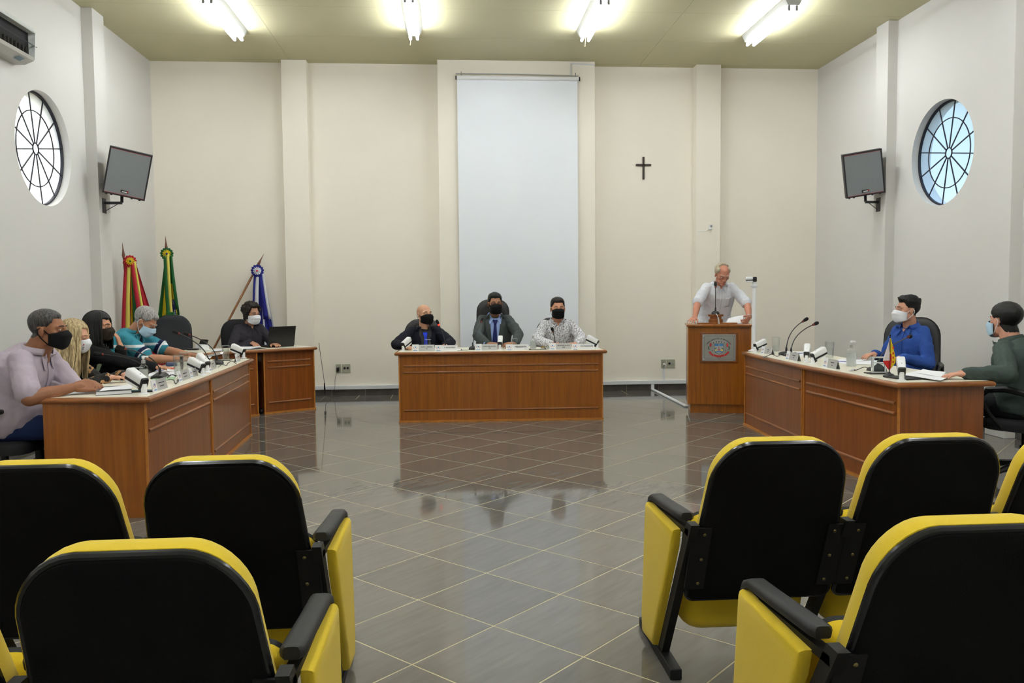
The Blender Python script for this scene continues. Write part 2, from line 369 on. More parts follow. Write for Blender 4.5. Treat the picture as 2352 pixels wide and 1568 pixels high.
# ------------------------------------------------------------------ ceiling lamps
TUBE = mat('lit_fluorescent_tube', (255, 255, 255), .3, emit=((246, 250, 255), TUBE_POWER))
FIX = mat('lamp_housing_white', (214, 216, 216), .4)
def lamp(x, yc, label, L=1.2, tilt=0., group='twin-tube ceiling lamps'):
    t = thing('ceiling_lamp', label, 'lamp', (x, yc, H), tilt, group)
    MB().loft([[(-.098, yy, -.004), (.098, yy, -.004), (.060, yy, -.078), (-.060, yy, -.078)] for yy in (-L/2-.03, L/2+.03)]).build('housing', FIX, t)
    for s in (-1, 1):
        MB().tube([(s*.04, -L/2, -.120), (s*.04, L/2, -.120)], .0155, 10).build('tube', TUBE, t, True)
        for e in (-1, 1):
            MB().box((s*.04, e*(L/2+.008), -.103), (.026, .016, .056), bev=.003).build('socket', GREYP, t)
    return t
for k, (xx, yy) in enumerate(((-2.395, 9.19), (-.375, 9.06), (1.615, 9.02), (3.63, 9.1))):
    lamp(xx, yy, ['lit twin-tube lamp on ceiling above the standing flags', 'lit twin-tube lamp on ceiling between flags and projection screen', 'lit twin-tube lamp on ceiling on the lectern side of projection screen', 'lit twin-tube lamp on ceiling above the lectern'][k])
for yy in (5.6, 2.2, -1.2):  # out-of-view lamp rows, added to light the room more evenly
    for xx in (-2.395, -.375, 1.615, 3.63):
        lamp(xx, yy, 'lit twin-tube lamp added out of view on ceiling above the public seating', group='added lamps over the public seating')
for xx, yy in ((-.415, 9.66), (1.62, 9.62)):
    tag(MB().tube([(xx, yy, H), (xx+.003, yy+.01, H-.10), (xx-.006, yy+.012, H-.19)], .0025, 5).build('pull_cord', mat('cord_beige', (190, 170, 120), .7)), ('thin beige pull cord hanging by the lamp between flags and screen' if xx < 0 else 'thin beige pull cord hanging by the lamp on the lectern side of screen'), 'cord', 'lamp pull cords')
# ------------------------------------------------------------------ desks
def front_parts(t, a, b, z1, wm, inset=.0, depth=.5, mould=True, side_mat=None, plinth=True):
    """a wooden cabinet body whose front runs from a to b (local xy); its back lies to the left of a->b"""
    a, b = V((a[0], a[1], 0)), V((b[0], b[1], 0)); L = (b-a).length; ang = atan2((b-a).y, (b-a).x)
    T = M.Translation(a) @ M.Rotation(ang, 4, 'Z')
    def put(name, c, d, m, bev=0.): mb = MB(); mb.box(c, d, bev=bev); o = mb.build(name, m, t); o.matrix_local = T; return o
    put('front_panel', (L/2, .010, z1/2), (L-.01, .018, z1), wm)
    for xx in (.012, L-.012): put('side_panel', (xx, depth/2, z1/2), (.024, depth, z1), side_mat or wm)
    for xx in (.006, L-.006): put('edge_band', (xx, -.001, z1/2), (.014, .012, z1-.002), TRIM)
    if plinth: put('base_strip', (L/2, -.004, .010), (L+.012, .022, .020), TRIM)
    if mould:
        for z in (.602, .532, .128):
            mb = MB(); x0, x1 = .05, L-.05
            mb.loft([[(xx, -.012*max(0, sin(th))+.001, z+.011*cos(th)) for th in [pi*k/6 for k in range(7)]] for xx in (x0, x1)])
            o = mb.build('moulding', RIM, t, True); o.matrix_local = T
def offset_poly(poly, d):
    n = len(poly); out = []
    for i in range(n):
        p0, p1, p2 = V(poly[i-1]), V(poly[i]), V(poly[(i+1) % n])
        e1 = (p1-p0).normalized(); e2 = (p2-p1).normalized(); n1 = V((-e1.y, e1.x)); n2 = V((-e2.y, e2.x))
        m_ = (n1+n2); m_ = m_/max(m_.dot(n1), .3); q = p1 + m_*d; out.append((q.x, q.y))
    return out
def worktop(t, poly, zt=.75, th=.036):
    """poly counter-clockwise; rounded wooden rim round a cream laminate field"""
    area = sum(poly[i-1][0]*poly[i][1]-poly[i][0]*poly[i-1][1] for i in range(len(poly)))
    if area < 0: poly = poly[::-1]
    rings = []
    for k in range(9):
        a = -pi/2 + pi*k/8; r = th/2
        rings.append([(p[0], p[1], zt-th/2+r*sin(a)) for p in offset_poly(poly, r - r*cos(a))])
    MB().loft(rings).build('rim', RIM, t, True)
    MB().prism(offset_poly(poly, .030), zt-th+.004, zt+.0012).build('laminate_top', LAM, t)
# centre desk
t = thing('desk', 'long wooden desk with three horizontal mouldings in front of the projection screen', 'desk', (0, 0, 0))
front_parts(t, (-.552, 8.668), (1.624, 8.600), .718, WOOD, depth=.55)
worktop(t, [(-.594, 8.625), (1.664, 8.556), (1.690, 9.30), (-.570, 9.37)])
# left row: two cabinets, one continuous worktop
t = thing('desk_cabinet', 'wooden cabinet with wide bare end panel under the flag-side worktop, beside man in lavender shirt', 'cabinet')
front_parts(t, (-1.868, 5.104), (-1.876, 6.50), .716, WOODR, depth=.60, side_mat=WOOD)
t = thing('desk_cabinet', 'wooden cabinet under the far half of the flag-side worktop, towards the corner desk', 'cabinet')
front_parts(t, (-1.880, 6.525), (-1.955, 8.055), .716, WOODR, depth=.60)
t = thing('desk_worktop', 'cream worktop with rounded wooden rim carrying five name plates', 'worktop')
worktop(t, [(-1.815, 5.045), (-1.812, 5.9), (-1.828, 6.45), (-1.86, 7.2), (-1.912, 8.075), (-2.60, 8.035), (-2.53, 6.45), (-2.505, 5.085)])
# right row
t = thing('desk_cabinet', 'wooden cabinet under the far half of the lectern-side worktop, beside the lectern', 'cabinet')
front_parts(t, (2.985, 8.055), (2.925, 6.56), .716, WOODR, depth=.60)
t = thing('desk_cabinet', 'wooden cabinet with bare end panel under the lectern-side worktop, beside man in dark green shirt', 'cabinet')
front_parts(t, (2.922, 6.53), (2.968, 5.165), .716, WOODR, depth=.60, side_mat=WOODR)
t = thing('desk_worktop', 'cream worktop with rounded wooden rim carrying the small red and yellow flag', 'worktop')
worktop(t, [(2.945, 8.06), (2.89, 7.2), (2.868, 6.5), (2.885, 5.9), (2.912, 5.105), (3.60, 5.11), (3.585, 6.5), (3.63, 8.02)])
# corner desk
t = thing('corner_desk', 'angled wooden corner desk with laptop in front of the blue and white flag', 'desk')
front_parts(t, (-2.14, 9.485), (-1.627, 9.843), .716, WOODR, depth=.45)
front_parts(t, (-2.60, 9.045), (-2.19, 9.40), .716, WOODR, depth=.45)
worktop(t, [(-3.08, 9.385), (-2.87, 9.12), (-2.72, 8.95), (-2.64, 8.935), (-2.52, 9.06), (-2.29, 9.25), (-2.126, 9.40), (-1.575, 9.785), (-1.95, 10.27), (-2.50, 9.86), (-2.72, 9.72), (-2.98, 9.60)])
# lectern
t = thing('lectern', 'tall wooden lectern with a metal crest plaque on its front', 'lectern', (3.002, 8.925, 0), RAD(-14))
hw, yf = .3425, -.07
MB().box((0, yf+.012, .535), (2*hw, .024, .87)).build('front_panel', WOOD, t)
for s in (-1, 1):
    MB().box((s*(hw-.012), yf+.24, .535), (.024, .46, .87)).build('side_panel', WOOD, t)
    MB().box((s*(hw-.004), yf-.001, .535), (.010, .010, .87)).build('edge_band', TRIM, t)
MB().box((.0, yf+.25, .05), (2*hw-.06, .44, .10)).build('plinth', TRIM if False else WOOD, t)
MB().box((.0, yf+.22, .985), (2*hw+.03, .52, .026), bev=.006).build('top', WOOD, t)
MB().box((-.02, yf+.06, 1.006), (2*hw-.25, .05, .018), bev=.004).build('paper_ledge', WOOD, t)
sb = MB().box((0, yf+.1, 1.025), (.155, .12, .06), bev=.003).box((0, yf+.1, 1.072), (.125, .1, .04), bev=.003).box((0, yf+.1, 1.098), (.165, .12, .022), bev=.003)
sb.v = [(x_-.035, y_, z_-.002) for x_, y_, z_ in sb.v]; sb.build('microphone_riser', WOODR, t)
# plaque
def arc(r0, r1, a0, a1, n=24, cx=0, cz=0):
    return [(cx+r1*cos(a0+(a1-a0)*k/n), cz+r1*sin(a0+(a1-a0)*k/n)) for k in range(n+1)] + [(cx+r0*cos(a1+(a0-a1)*k/n), cz+r0*sin(a1+(a0-a1)*k/n)) for k in range(n+1)]
XZ = M(((1, 0, 0, 0), (0, 0, 1, 0), (0, 1, 0, 0), (0, 0, 0, 1)))     # (x,z,depth)->(x,y,z)
def flat(mb, poly, y, th, mi=0):
    mb.prism(poly, y-th, y, mi, XZ); return mb
def lettering(txt, size, m, parent, T, ext=.0004, align='CENTER', bold=0.):
    cu = bpy.data.curves.new('lettering', 'FONT'); cu.body = txt; cu.size = size; cu.extrude = ext; cu.align_x = align; cu.align_y = 'CENTER'; cu.resolution_u = 2; cu.offset = bold
    o = bpy.data.objects.new('lettering', cu); COL.objects.link(o)
    me = bpy.data.meshes.new_from_object(o.evaluated_get(bpy.context.evaluated_depsgraph_get())); bpy.data.objects.remove(o); bpy.data.curves.remove(cu)
    me.materials.clear(); me.materials.append(m); n = bpy.data.objects.new('lettering', me); link(n, parent); n.matrix_local = T; return n
INK = mat('dark_ink', (40, 42, 46), .6); REDI = mat('red_enamel', (190, 40, 36), .5); BLUI = mat('blue_enamel', (60, 130, 190), .5); YELI = mat('yellow_enamel', (228, 206, 40), .5); GRNI = mat('green_enamel', (60, 84, 66), .5)
pq = empty('plaque'); pq.parent = t; pq.location = (-.005, yf-.001, .74)
pb = MB().box((0, -.008, 0), (.405, .016, .335), bev=.004).build('plaque_board', WOODR, t); pb.location = pq.location
bpy.data.objects.remove(pq); pq = pb
mp_ = MB().box((0, -.018, .0), (.362, .004, .298), bev=.001)
STEEL = mat('brushed_steel', (160, 162, 160), .38, metal=.6, var=.12, vscale=6)
mo = mp_.build('metal_plate', STEEL, pq)
def Tf(x, z, y=-.0215, rot=0.): return M.Translation((x, y, z)) @ M.Rotation(pi/2, 4, 'X') @ M.Rotation(rot, 4, 'Z')
sc_ = MB()
for sx in (-1, 1):
    for sz in (-1, 1): sc_.ell((sx*.165, -.021, sz*.133), (.008, .005, .008), n=10, m=6)
sc_.build('plaque_screw', CHROME, pq, True)
ln = MB()
for sx in (-1, 1): ln.box((sx*.160, -.0205, 0), (.0015, .001, .25))
for sz in (-1, 1): ln.box((0, -.0205, sz*.128), (.30, .001, .0015))
ln.build('engraved_line', INK, pq)
word = 'CÂMARA MUNICIPAL DE MONTENEGRO'; Rr = .168
for k, ch in enumerate(word):
    if ch == ' ': continue
    a = RAD(141) - RAD(102)*k/(len(word)-1)
    lettering(ch, .0175, INK, pq, Tf(Rr*cos(a)*.98-.003, -.068+Rr*sin(a)*1.0, rot=a-pi/2), bold=.0003)
em = [REDI, BLUI, YELI, GRNI, INK, mat('grey_enamel', (176, 178, 176), .5)]
e = MB(); Y = -.0205
sh = [(-.052, .045), (.052, .045), (.052, -.030), (.040, -.058), (.012, -.068), (0, -.075), (-.012, -.068), (-.040, -.058), (-.052, -.030)]
flat(e, sh, Y, .0006, 4); flat(e, [(x_*.94, z_*.94) for x_, z_ in sh], Y-.0006, .0004, 5)
flat(e, [(-.047, .017), (.047, .017), (.047, .041), (-.047, .041)], Y-.001, .0004, 1); flat(e, [(-.003, .017), (.003, .017), (.003, .041), (-.003, .041)], Y-.0014, .0003, 5)
flat(e, [(-.044, -.046), (-.02, -.040), (.02, -.040), (.044, -.046), (.036, -.056), (.012, -.052), (-.012, -.052), (-.036, -.056)], Y-.001, .0004, 1)
flat(e, [(-.003, .008), (.003, .008), (.003, -.030), (-.003, -.030)], Y-.001, .0004, 0); flat(e, arc(.010, .017, RAD(200), RAD(340), 12, 0, -.016), Y-.001, .0005, 0)
for s in (-1, 1):
    flat(e, arc(.0001, .010, 0, 2*pi, 16, s*.032, -.028), Y-.001, .0005, 2)
    flat(e, [(s*.024, -.006), (s*.046, -.018), (s*.048, -.010), (s*.032, -.001)], Y-.001, .0004, 3)
    flat(e, [(s*.082, .048), (s*.100, .048), (s*.100, .010), (s*.082, .010)], Y, .0005, 0)
    for q in range(7):
        a = RAD(-80+q*26); cx_, cz_ = s*(.100+.014*cos(a)), -.004+.016*sin(a)
        flat(e, [(cx_-.010, cz_-.002), (cx_, cz_+.003), (cx_+.010, cz_+.002), (cx_, cz_-.004)], Y-.0003*q, .0004, 3)
    for q in range(3): flat(e, [(s*(.064+.006*q), -.032-.008*q), (s*(.074+.004*q), -.026-.008*q), (s*(.070+.003*q), -.038-.008*q)], Y, .0005, 3)
    flat(e, [(s*.002, -.118), (s*.020, -.106), (s*.022, -.109), (s*.004, -.121)], Y, .0004, 3)
flat(e, arc(.112, .132, RAD(211), RAD(241), 12, 0, .018), Y, .0006, 0); flat(e, arc(.112, .132, RAD(299), RAD(329), 12, 0, .018), Y, .0006, 0); flat(e, arc(.108, .130, RAD(243), RAD(297), 20, 0, .022), Y-.0006, .0006, 0)
for q in range(5):
    x_ = (q-2)*.029; z_ = .066-.0028*(q-2)**2
    flat(e, [(x_-.011, z_-.014), (x_+.011, z_-.014), (x_+.013, z_+.016), (x_-.013, z_+.016)], Y, .0004, 5); flat(e, [(x_-.004, z_-.010), (x_+.004, z_-.010), (x_+.005, z_+.006), (x_-.005, z_+.006)], Y-.0004, .0004, 4)
flat(e, [(-.058, .046), (.058, .046), (.062, .053), (-.062, .053)], Y-.0004, .0004, 5)
e.build('crest', em, pq)
# ------------------------------------------------------------------ projection screen, cross, sensors, sockets
SCR = mat('projection_fabric', (240, 245, 251), .85)
t = thing('projection_screen', 'pulled-down pale blue projection screen hanging on the central wall panel', 'screen', (.925, 10.86, 0))
zt = 4.185
MB().tube([(-.80, 0, zt), (.81, 0, zt)], .028, 14).build('roller_case', WHITEP, t, True)
for s, m_ in ((-1, BLACKP), (1, BLACKP)): MB().tube([(.005+s*.805, 0, zt), (.005+s*.822, 0, zt)], .027, 12).build('end_cap', m_, t, True)
MB().tube([(-.81, .012, zt+.055), (0, .012, zt+.056), (.81, .012, zt+.044)], .007, 6).build('hanging_rail', SILVER, t)
for xx in (-.74, .77): MB().box((xx, .012, zt+.055), (.012, .012, .05)).build('hook', GREYP, t)
n_ = 24
MB().loft([[(-.795+1.59*k/n_, .004+.006*sin(k*.9+z_*1.3), z_) for k in range(n_+1)] for z_ in [zt-.02-(zt-.42)*q/30 for q in range(31)]], closed=False).build('screen_cloth', SCR, t, True)
MB().box((0, .004, .40), (1.62, .022, .028), bev=.006).build('bottom_bar', WHITEP, t)
cd = MB().tube([(onY(1311, 175, 10.895)), (onY(1311, 146, 10.895)), (onY(1366, 149, 10.895))], .009, 6)
struct(cd.build('trim_3', DUCT))
c0 = onY(1478, 385, D-.012)
MB_ = MB().box((c0.x, D-.012, 3.063), (.026, .02, .305), bev=.003).box((c0.x, D-.012, 3.105), (.212, .02, .026), bev=.003)
tag(MB_.build('wall_cross', mat('dark_brown_wood', (46, 34, 26), .5)), 'plain dark wooden cross hanging on the cream back wall', 'cross')
s0 = onY(1632, 521, 10.96)
t = thing('wall_sensor', 'small white sensor box on the pilaster behind the lectern', 'sensor', (s0.x, 10.972, s0.z))
MB().box((0, -.02, 0), (.045, .035, .07), bev=.006).build('case', WHITEP, t); MB().ell((0, -.04, .008), (.014, .01, .018), n=10, m=6).build('lens', GREYP, t, True)
MB().tube([(-.02, -.01, -.03), (-.06, .002, -.06), (-.17, .002, -.055)], .003, 5).build('wire', WHITEP, t)
PLATE = mat('grey_green_plate', (168, 168, 148), .5)
def outlet(x0, x1, zc, sockets, label, group=None):
    t = thing('wall_socket', label, 'socket', ((x0+x1)/2, D, zc), 0, group)
    MB().box((0, -.005, 0), (x1-x0, .012, .118), bev=.003).build('cover_plate', PLATE, t)
    for sx, m_ in sockets:
        MB().tube([(sx, -.009, .004), (sx, -.016, .004)], .017, 14).build('socket_face', m_, t, True)
    return t
DK = mat('dark_socket', (26, 26, 28), .5)
o = outlet(-1.552, -1.485, .368, [(0, DK)], 'single grey wall socket with black adapter plugged in', None)
MB().box((-.004, -.035, -.012), (.036, .045, .055), bev=.006).build('plug_adapter', BLACKP, o)
MB().tube([(-.014, -.04, -.04), (-.035, -.03, -.10), (-.048, -.02, -.17), (-.046, -.045, -.24), (-.055, -.05, -.285), (-.05, -.055, -.36)], .0025, 5).build('power_cord', BLACKP, o, True)
outlet(-1.471, -1.357, .368, [(-.021, DK), (.021, DK)], 'double grey wall socket with two dark outlets, beside the plugged adapter')
o = outlet(2.924, 2.992, .364, [(0, DK)], 'single grey wall socket with white plug beside the lectern')
MB().box((.002, -.03, 0), (.03, .04, .026), bev=.006).build('white_plug', WHITEP, o); MB().tube([(.015, -.04, .0), (.022, -.04, -.03), (.012, -.02, -.06)], .005, 6).build('plug_cord', WHITEP, o, True)
outlet(3.004, 3.118, .364, [(-.02, DK), (.022, GREYP)], 'double grey wall socket with one dark and one grey outlet, beside the lectern')
struct(MB().box((2.963, D-.008, .215), (.02, .016, .17)).build('trim_4', DUCT))
t = MB().tube([(-1.60, 10.05, .78), (-1.585, 10.3, .30), (-1.60, 10.45, .22), (-1.62, 10.6, .05), (-1.58, 10.9, .008), (-1.5, D-.1, .008)], .003, 5)
t.tube([(-1.585, 10.32, .26), (-1.60, 10.45, .12)], [.006, .014], 8)
tag(t.build('laptop_power_cable', BLACKP, None, True), 'thin black power cable hanging behind the corner desk to the floor', 'cable')
# ------------------------------------------------------------------ wall loudspeakers
def meshgrille():
    m = mat('perforated_grille', (120, 124, 126), .5); nt = m.node_tree; b = nt.nodes['Principled BSDF']
    tc = nt.nodes.new('ShaderNodeTexCoord'); vo = nt.nodes.new('ShaderNodeTexVoronoi'); vo.inputs['Scale'].default_value = 95; vo.inputs['Randomness'].default_value = .0
    nt.links.new(tc.outputs['Object'], vo.inputs['Vector'])
    o = ramp(nt, vo.outputs['Distance'], [(.26, (20, 20, 21)), (.40, (132, 136, 138))]); nt.links.new(o, b.inputs['Base Color']); return m
GRILLE = meshgrille()
def speaker(loc, R, label):
    t = thing('wall_speaker', label, 'speaker', loc, 0, None)
    W_, H_, D_ = .42, .50, .30
    def pm(mb, name, m, sm=False): o = mb.build(name, m, t, sm); o.matrix_local = R.to_4x4(); return o
    CAB = mat('black_cabinet', (34, 33, 36), .55)
    pm(MB().loft([[(sx*W_/2*k, yy, sz*H_/2*k2) for sx, sz in ((-1, -1), (1, -1), (1, 1), (-1, 1))] for yy, k, k2 in ((0, .985, .985), (.012, 1, 1), (.10, 1, 1), (D_, .6, .9))]), 'cabinet', CAB)
    fr = MB()
    for s in (-1, 1): fr.box((s*(W_/2-.008), -.004, 0), (.016, .014, H_), bev=.003).box((0, -.004, s*(H_/2-.008)), (W_, .014, .016), bev=.003)
    pm(fr, 'front_frame', CAB)
    pm(MB().box((0, -.004, 0), (W_-.03, .006, H_-.03)), 'grille', GRILLE)
    pm(MB().box((0, -.006, -H_/2+.018), (W_-.03, .004, .003)).box((0, -.006, H_/2-.018), (W_-.03, .004, .003)), 'red_pinstripe', RED)
    bd = pm(MB().box((.0, -.010, -H_/2+.055), (.075, .006, .026)), 'badge', BLACKP)
    MB().box((.0, -.014, -H_/2+.052), (.05, .002, .010)).build('badge_lettering', WHITEP, bd); MB().box((.031, -.014, -H_/2+.057), (.010, .002, .02)).build('badge_corner', RED, bd)
    ft = MB()
    for xx in (-.17, -.12, .08, .16): ft.tube([(xx, .05, -H_/2), (xx, .05, -H_/2-.015)], .011, 8)
    pm(ft, 'foot', BLACKR, True)
    return t
def bracket(t, p_wall, p_end, sx):
    T = M.Translation(-V(t.location))
    b = MB(); a, e_ = V(p_wall), V(p_end)
    MB().box(a + V((sx*.004, 0, -.03)) - V(t.location), (.008, .09, .16), bev=.002).build('wall_plate', mat('dark_steel', (52, 52, 54), .5, metal=.5), t)
    d = e_-a; MB().box((a+e_)/2 - V(t.location), (d.length, .03, .028), Rz(atan2(d.y, d.x)), bev=.002).build('bracket_arm', BLACKP, t)
    MB().tube([a + V((sx*.01, 0, -.09)) - V(t.location), e_ + V((-sx*.04, 0, -.01)) - V(t.location)], .004, 6).build('bracket_stay', BLACKP, t)
    MB().tube([e_ - V(t.location) + V((0, 0, .005)), e_ - V(t.location) + V((0, .01, .10))], .016, 10).build('bracket_post', BLACKP, t, True)
sl = onY(293, 399, 9.12)
t = speaker(sl, Rz(RAD(20)) @ Rx(RAD(13)) @ Ry(RAD(11)), 'black wall loudspeaker tilted down on a bracket above the flags')
pe = onY(280, 466, 9.26); bracket(t, (-3.748, 9.26, pe.z), pe, 1)
sr = onY(1984, 399, 9.10)
t = speaker(sr, Rz(RAD(-17)) @ Rx(RAD(12)) @ Ry(RAD(-8)), 'black wall loudspeaker tilted down on a bracket above man in blue shirt')
pe = onY(1988, 464, 9.26); bracket(t, (5.018, 9.26, pe.z), pe, -1)
# ------------------------------------------------------------------ air conditioner
t = thing('air_conditioner', 'white split air conditioner with open dark outlet high on the wall near a round window', 'air conditioner', (WL, 7.28, 3.44))
ACW = mat('ac_white', (214, 218, 214), .4)
prof = [(0, .34), (.13, .34), (.185, .318), (.200, .285), (.195, .275)]
MB().loft([[(x_, yy, z_) for x_, z_ in prof + [(.0, .275)]] for yy in (-.46, .46)]).build('upper_case', ACW, t)
MB().loft([[(x_, yy, z_) for x_, z_ in ((0, 0), (.09, 0), (.17, .035), (.185, .06), (.0, .06))] for yy in (-.46, .46)]).build('lower_case', mat('ac_lower', (196, 194, 186), .5), t)
for s in (-1, 1): MB().loft([[(x_, yy, z_) for x_, z_ in ((0, .05), (.185, .05), (.200, .28), (0, .28))] for yy in (s*.46-.012*(s > 0), s*.46+.012*(s < 0))]).build('end_cheek', ACW, t)
MB().box((.07, 0, .168), (.13, .9, .215)).build('outlet_recess', mat('black_cavity', (8, 8, 9), .8), t)
for k in range(14): MB().box((.145, -.40+k*.06, .10), (.02, .006, .07)).build('vane', mat('dark_vane', (44, 42, 34), .6), t)
MB().box((.185, .012, .165), (.012, .95, .006), Ry(RAD(30))).build('louvre', mat('dark_louvre', (40, 38, 52), .5), t)
MB().box((.13, .29, .012), (.05, .10, .001), Ry(RAD(-23))).build('sticker', mat('blue_grey_sticker', (120, 140, 150), .6), t)
def weld(o):
    bm = bmesh.new(); bm.from_mesh(o.data); bmesh.ops.remove_doubles(bm, verts=bm.verts[:], dist=1e-5); bm.to_mesh(o.data); bm.free()
    for p_ in o.data.polygons: p_.use_smooth = True
    s_ = o.modifiers.new('s', 'SOLIDIFY'); s_.thickness = .002
# ------------------------------------------------------------------ public seating (tip-up seats in rows)
def rrect(w, h, r, n=6, top_r=None):
    tr = top_r if top_r is not None else r
    out = []
    for cx_, cz_, a0, rr in ((w/2-r, -h/2+r, -90, r), (w/2-tr, h/2-tr, 0, tr), (-w/2+tr, h/2-tr, 90, tr), (-w/2+r, -h/2+r, 180, r)):
        for k in range(n+1): a = RAD(a0+90*k/n); out.append((cx_+rr*cos(a), cz_+rr*sin(a)))
    return out
SCREW = mat('brass_screw', (120, 110, 70), .35, metal=.8)
SHELL = mat('black_shell', (9, 9, 10), .8, spec=.15, bump=.3, bscale=300)
PIPE = mat('black_piping', (20, 21, 24), .22)
FRAMEM = mat('black_steel_frame', (14, 14, 15), .55, spec=.3)
def back_T(y, z, lean): return M.Translation((0, y, z)) @ M.Rotation(lean, 4, 'X')
W0 = .515
def bulge(poly, y0, y1, rings=5, shrink=.03, flip=1):
    R_ = []
    for k in range(rings+1):
        a = pi/2*k/rings; s_ = 1 - (1-cos(a))*shrink/.2
        R_.append([(p[0]*s_, y0+(y1-y0)*sin(a), p[1]*s_) for p in poly])
    return R_
def make_seat():
    t = empty('auditorium_seat')
    lean = RAD(21.5); zc, yc = .602, -.345        # centre of the back
    outl = rrect(.490, .60, .03, 8, top_r=.125)
    # slightly narrowing towards the top
    outl = [(x_*(1-.19*max(0, (z_+.08))/.38), z_) for x_, z_ in outl]
    T = back_T(yc, zc, lean)
    def curve(p): return (p[0], p[1]+ (-.25*p[0]*p[0]) + .0, p[2])
    mb = MB(); rs = [[curve((p[0]*k, yy, p[1]*k)) for p in outl] for yy, k in ((-.015, .80), (-.015, .955), (-.012, .985), (.0, 1.0), (.006, 1.0))]; mb.loft(rs, T=T); mb.build('back_shell', SHELL, t, True)
    MB().tube([T @ V(curve((p[0]*1.005, .0, p[1]*1.005))) for p in outl+[outl[0]]], .009, 8, cap=False).build('piping', PIPE, t, True)
    up_ = [(p[0]*.99, p[1]*.99+.004) for p in outl]
    mb = MB(); mb.loft([[curve(q) for q in r_] for r_ in [[(p[0]*.97, .004, p[1]*.97) for p in up_]] + bulge([(p[0]*1.02, p[1]*1.014) for p in up_], .012, .092, 7, .045)], T=T); mb.build('back_cushion', YELLOW, t, True)
    # tipped-up seat
    so = rrect(.45, .46, .07, 6, top_r=.06)
    T2 = back_T(-.115, .372, RAD(17))
    MB().loft(bulge(so, .0, -.075, 6, .05), T=T2).build('seat_cushion', YELLOW, t, True)
    MB().loft([[(p[0]*k, yy, p[1]*k) for p in so] for yy, k in ((-.001, 1.0), (.012, 1.01), (.022, .97))], T=T2).build('seat_pan', FRAMEM, t, True)
    return t
def frame_post(t, x, outer=0, arm=True):
    # leaning post, foot bar, arm rest
    MB().loft([[(x+dx, y_+dy, z_) for dx, dy in ((-.014, -.026), (.014, -.026), (.014, .026), (-.014, .026))] for y_, z_ in ((-.005, .03), (-.37, .612))]).build('leg_post', FRAMEM, t)
    MB().box((x, .058, .020), (.042, .475, .038), bev=.004).build('foot_bar', FRAMEM, t)
    MB().box((x, -.13, .562), (.028, .46, .022), Rx(RAD(-4))).build('arm_support', FRAMEM, t)
    if arm:
        path = [(.125, .520), (.131, .545), (.120, .570), (.088, .584), (-.05, .594), (-.20, .607), (-.285, .614), (-.300, .615)]
        rings = []
        for k, (y_, z_) in enumerate(path):
            a = path[max(0, k-1)]; b = path[min(len(path)-1, k+1)]; d = V((b[0]-a[0], b[1]-a[1])).normalized(); nrm = V((d.y, -d.x)) if d.x < 0 else V((-d.y, d.x))
            nrm = V((-d.y, d.x)); nrm = nrm if (nrm.y > 0 or k == 0) else -nrm
            hw_ = .028; th = .0135
            if k == 0: nrm = V((1, 0))
            if k == 1: nrm = V((.9, .43))
            if k == 2: nrm = V((.6, .8))
            rings.append([(x+hw_*cx_, y_+nrm.x*th*cz_, z_+nrm.y*th*cz_) for cx_, cz_ in [(((1-(.35 if k == len(path)-1 else 0))*c_) , d_) for c_, d_ in ((-.92, -.8), (-.75, -1), (.75, -1), (.92, -.8), (1, -.1), (.95, .45), (.72, .92), (.4, 1), (-.4, 1), (-.72, .92), (-.95, .45), (-1, -.1))]])
        MB().loft(rings).build('armrest', BLACKR, t, True)
    for s in ((-1, 1) if outer == 0 else (-outer,)):
        T = back_T(-.345, .612, RAD(21.5))
        bp = MB().box((x+s*.03, -.030, -.13), (.065, .006, .25)); bp.v = [tuple(T @ V((v[0], v[1], v[2]))) for v in bp.v]
        br = bp.build('side_bracket', FRAMEM, t)
        for zz in (-.03, -.13, -.23):
            m_ = MB().ell((x+s*.040, -.034, zz), (.006, .004, .006), n=8, m=5); m_.v = [tuple(T @ V(v)) for v in m_.v]; m_.build('screw', SCREW, br, True)
    if outer:
        pts = [(.115, .560), (-.275, .566), (-.255, .50), (.012, .045), (.165, .030), (.175, .10)]
        mb = MB(); cx_ = sum(p[0] for p in pts)/len(pts); cz_ = sum(p[1] for p in pts)/len(pts)
        rs = []
        for xx, k in ((.012, 1.0), (.028, 1.0), (.036, .985), (.041, .95), (.043, .85)): rs.append([(x+outer*xx, cx_+(p[0]-cx_)*k, cz_+(p[1]-cz_)*k) for p in pts])
        mb.loft(rs); mb.build('side_panel', YELLOW, t, True)
proto = make_seat(); first = [True]
def seat(x0, y, lab, endL=False, endR=False, post=True, rz=0., group='tip-up public seats'):
    global proto
    if first[0]: t = proto; first[0] = False
    else:
        t = copy_tree(proto0)
    t.location = (x0+W0/2, y, 0); t.rotation_euler = (0, 0, rz); tag(t, lab, 'chair', group); return t
proto0 = proto
# build all plain copies first, then dress each with its own frame posts
specs = []
def row(xs, y, side, labs):
    for k, (x0, lab) in enumerate(zip(xs, labs)): specs.append((x0, y, side, k, lab))
Ryw = 2.905
row([.772, .772+W0, .772+2*W0], Ryw, 1, ['yellow tip-up seat with yellow side panel, first row, lectern side of aisle', 'yellow tip-up seat second from the aisle, first row, in front of the lectern-side desk', 'yellow tip-up seat third from the aisle, first row, behind man in dark green shirt'])
row([.800, .800+W0, .800+2*W0], Ryw-.93, 1, ['yellow tip-up seat with yellow side panel, second row, lectern side of aisle', 'yellow tip-up seat second from the aisle, second row, lectern side of aisle', 'yellow tip-up seat third from the aisle, second row, lectern side of aisle'][:2])
row([-.405-W0, -.405-2*W0, -.405-3*W0], Ryw-.10, -1, ['yellow tip-up seat with yellow side panel, first row, flag side of aisle', 'yellow tip-up seat second from the aisle, first row, in front of the flag-side desk', 'yellow tip-up seat third from the aisle, first row, flag side of aisle'][:2])
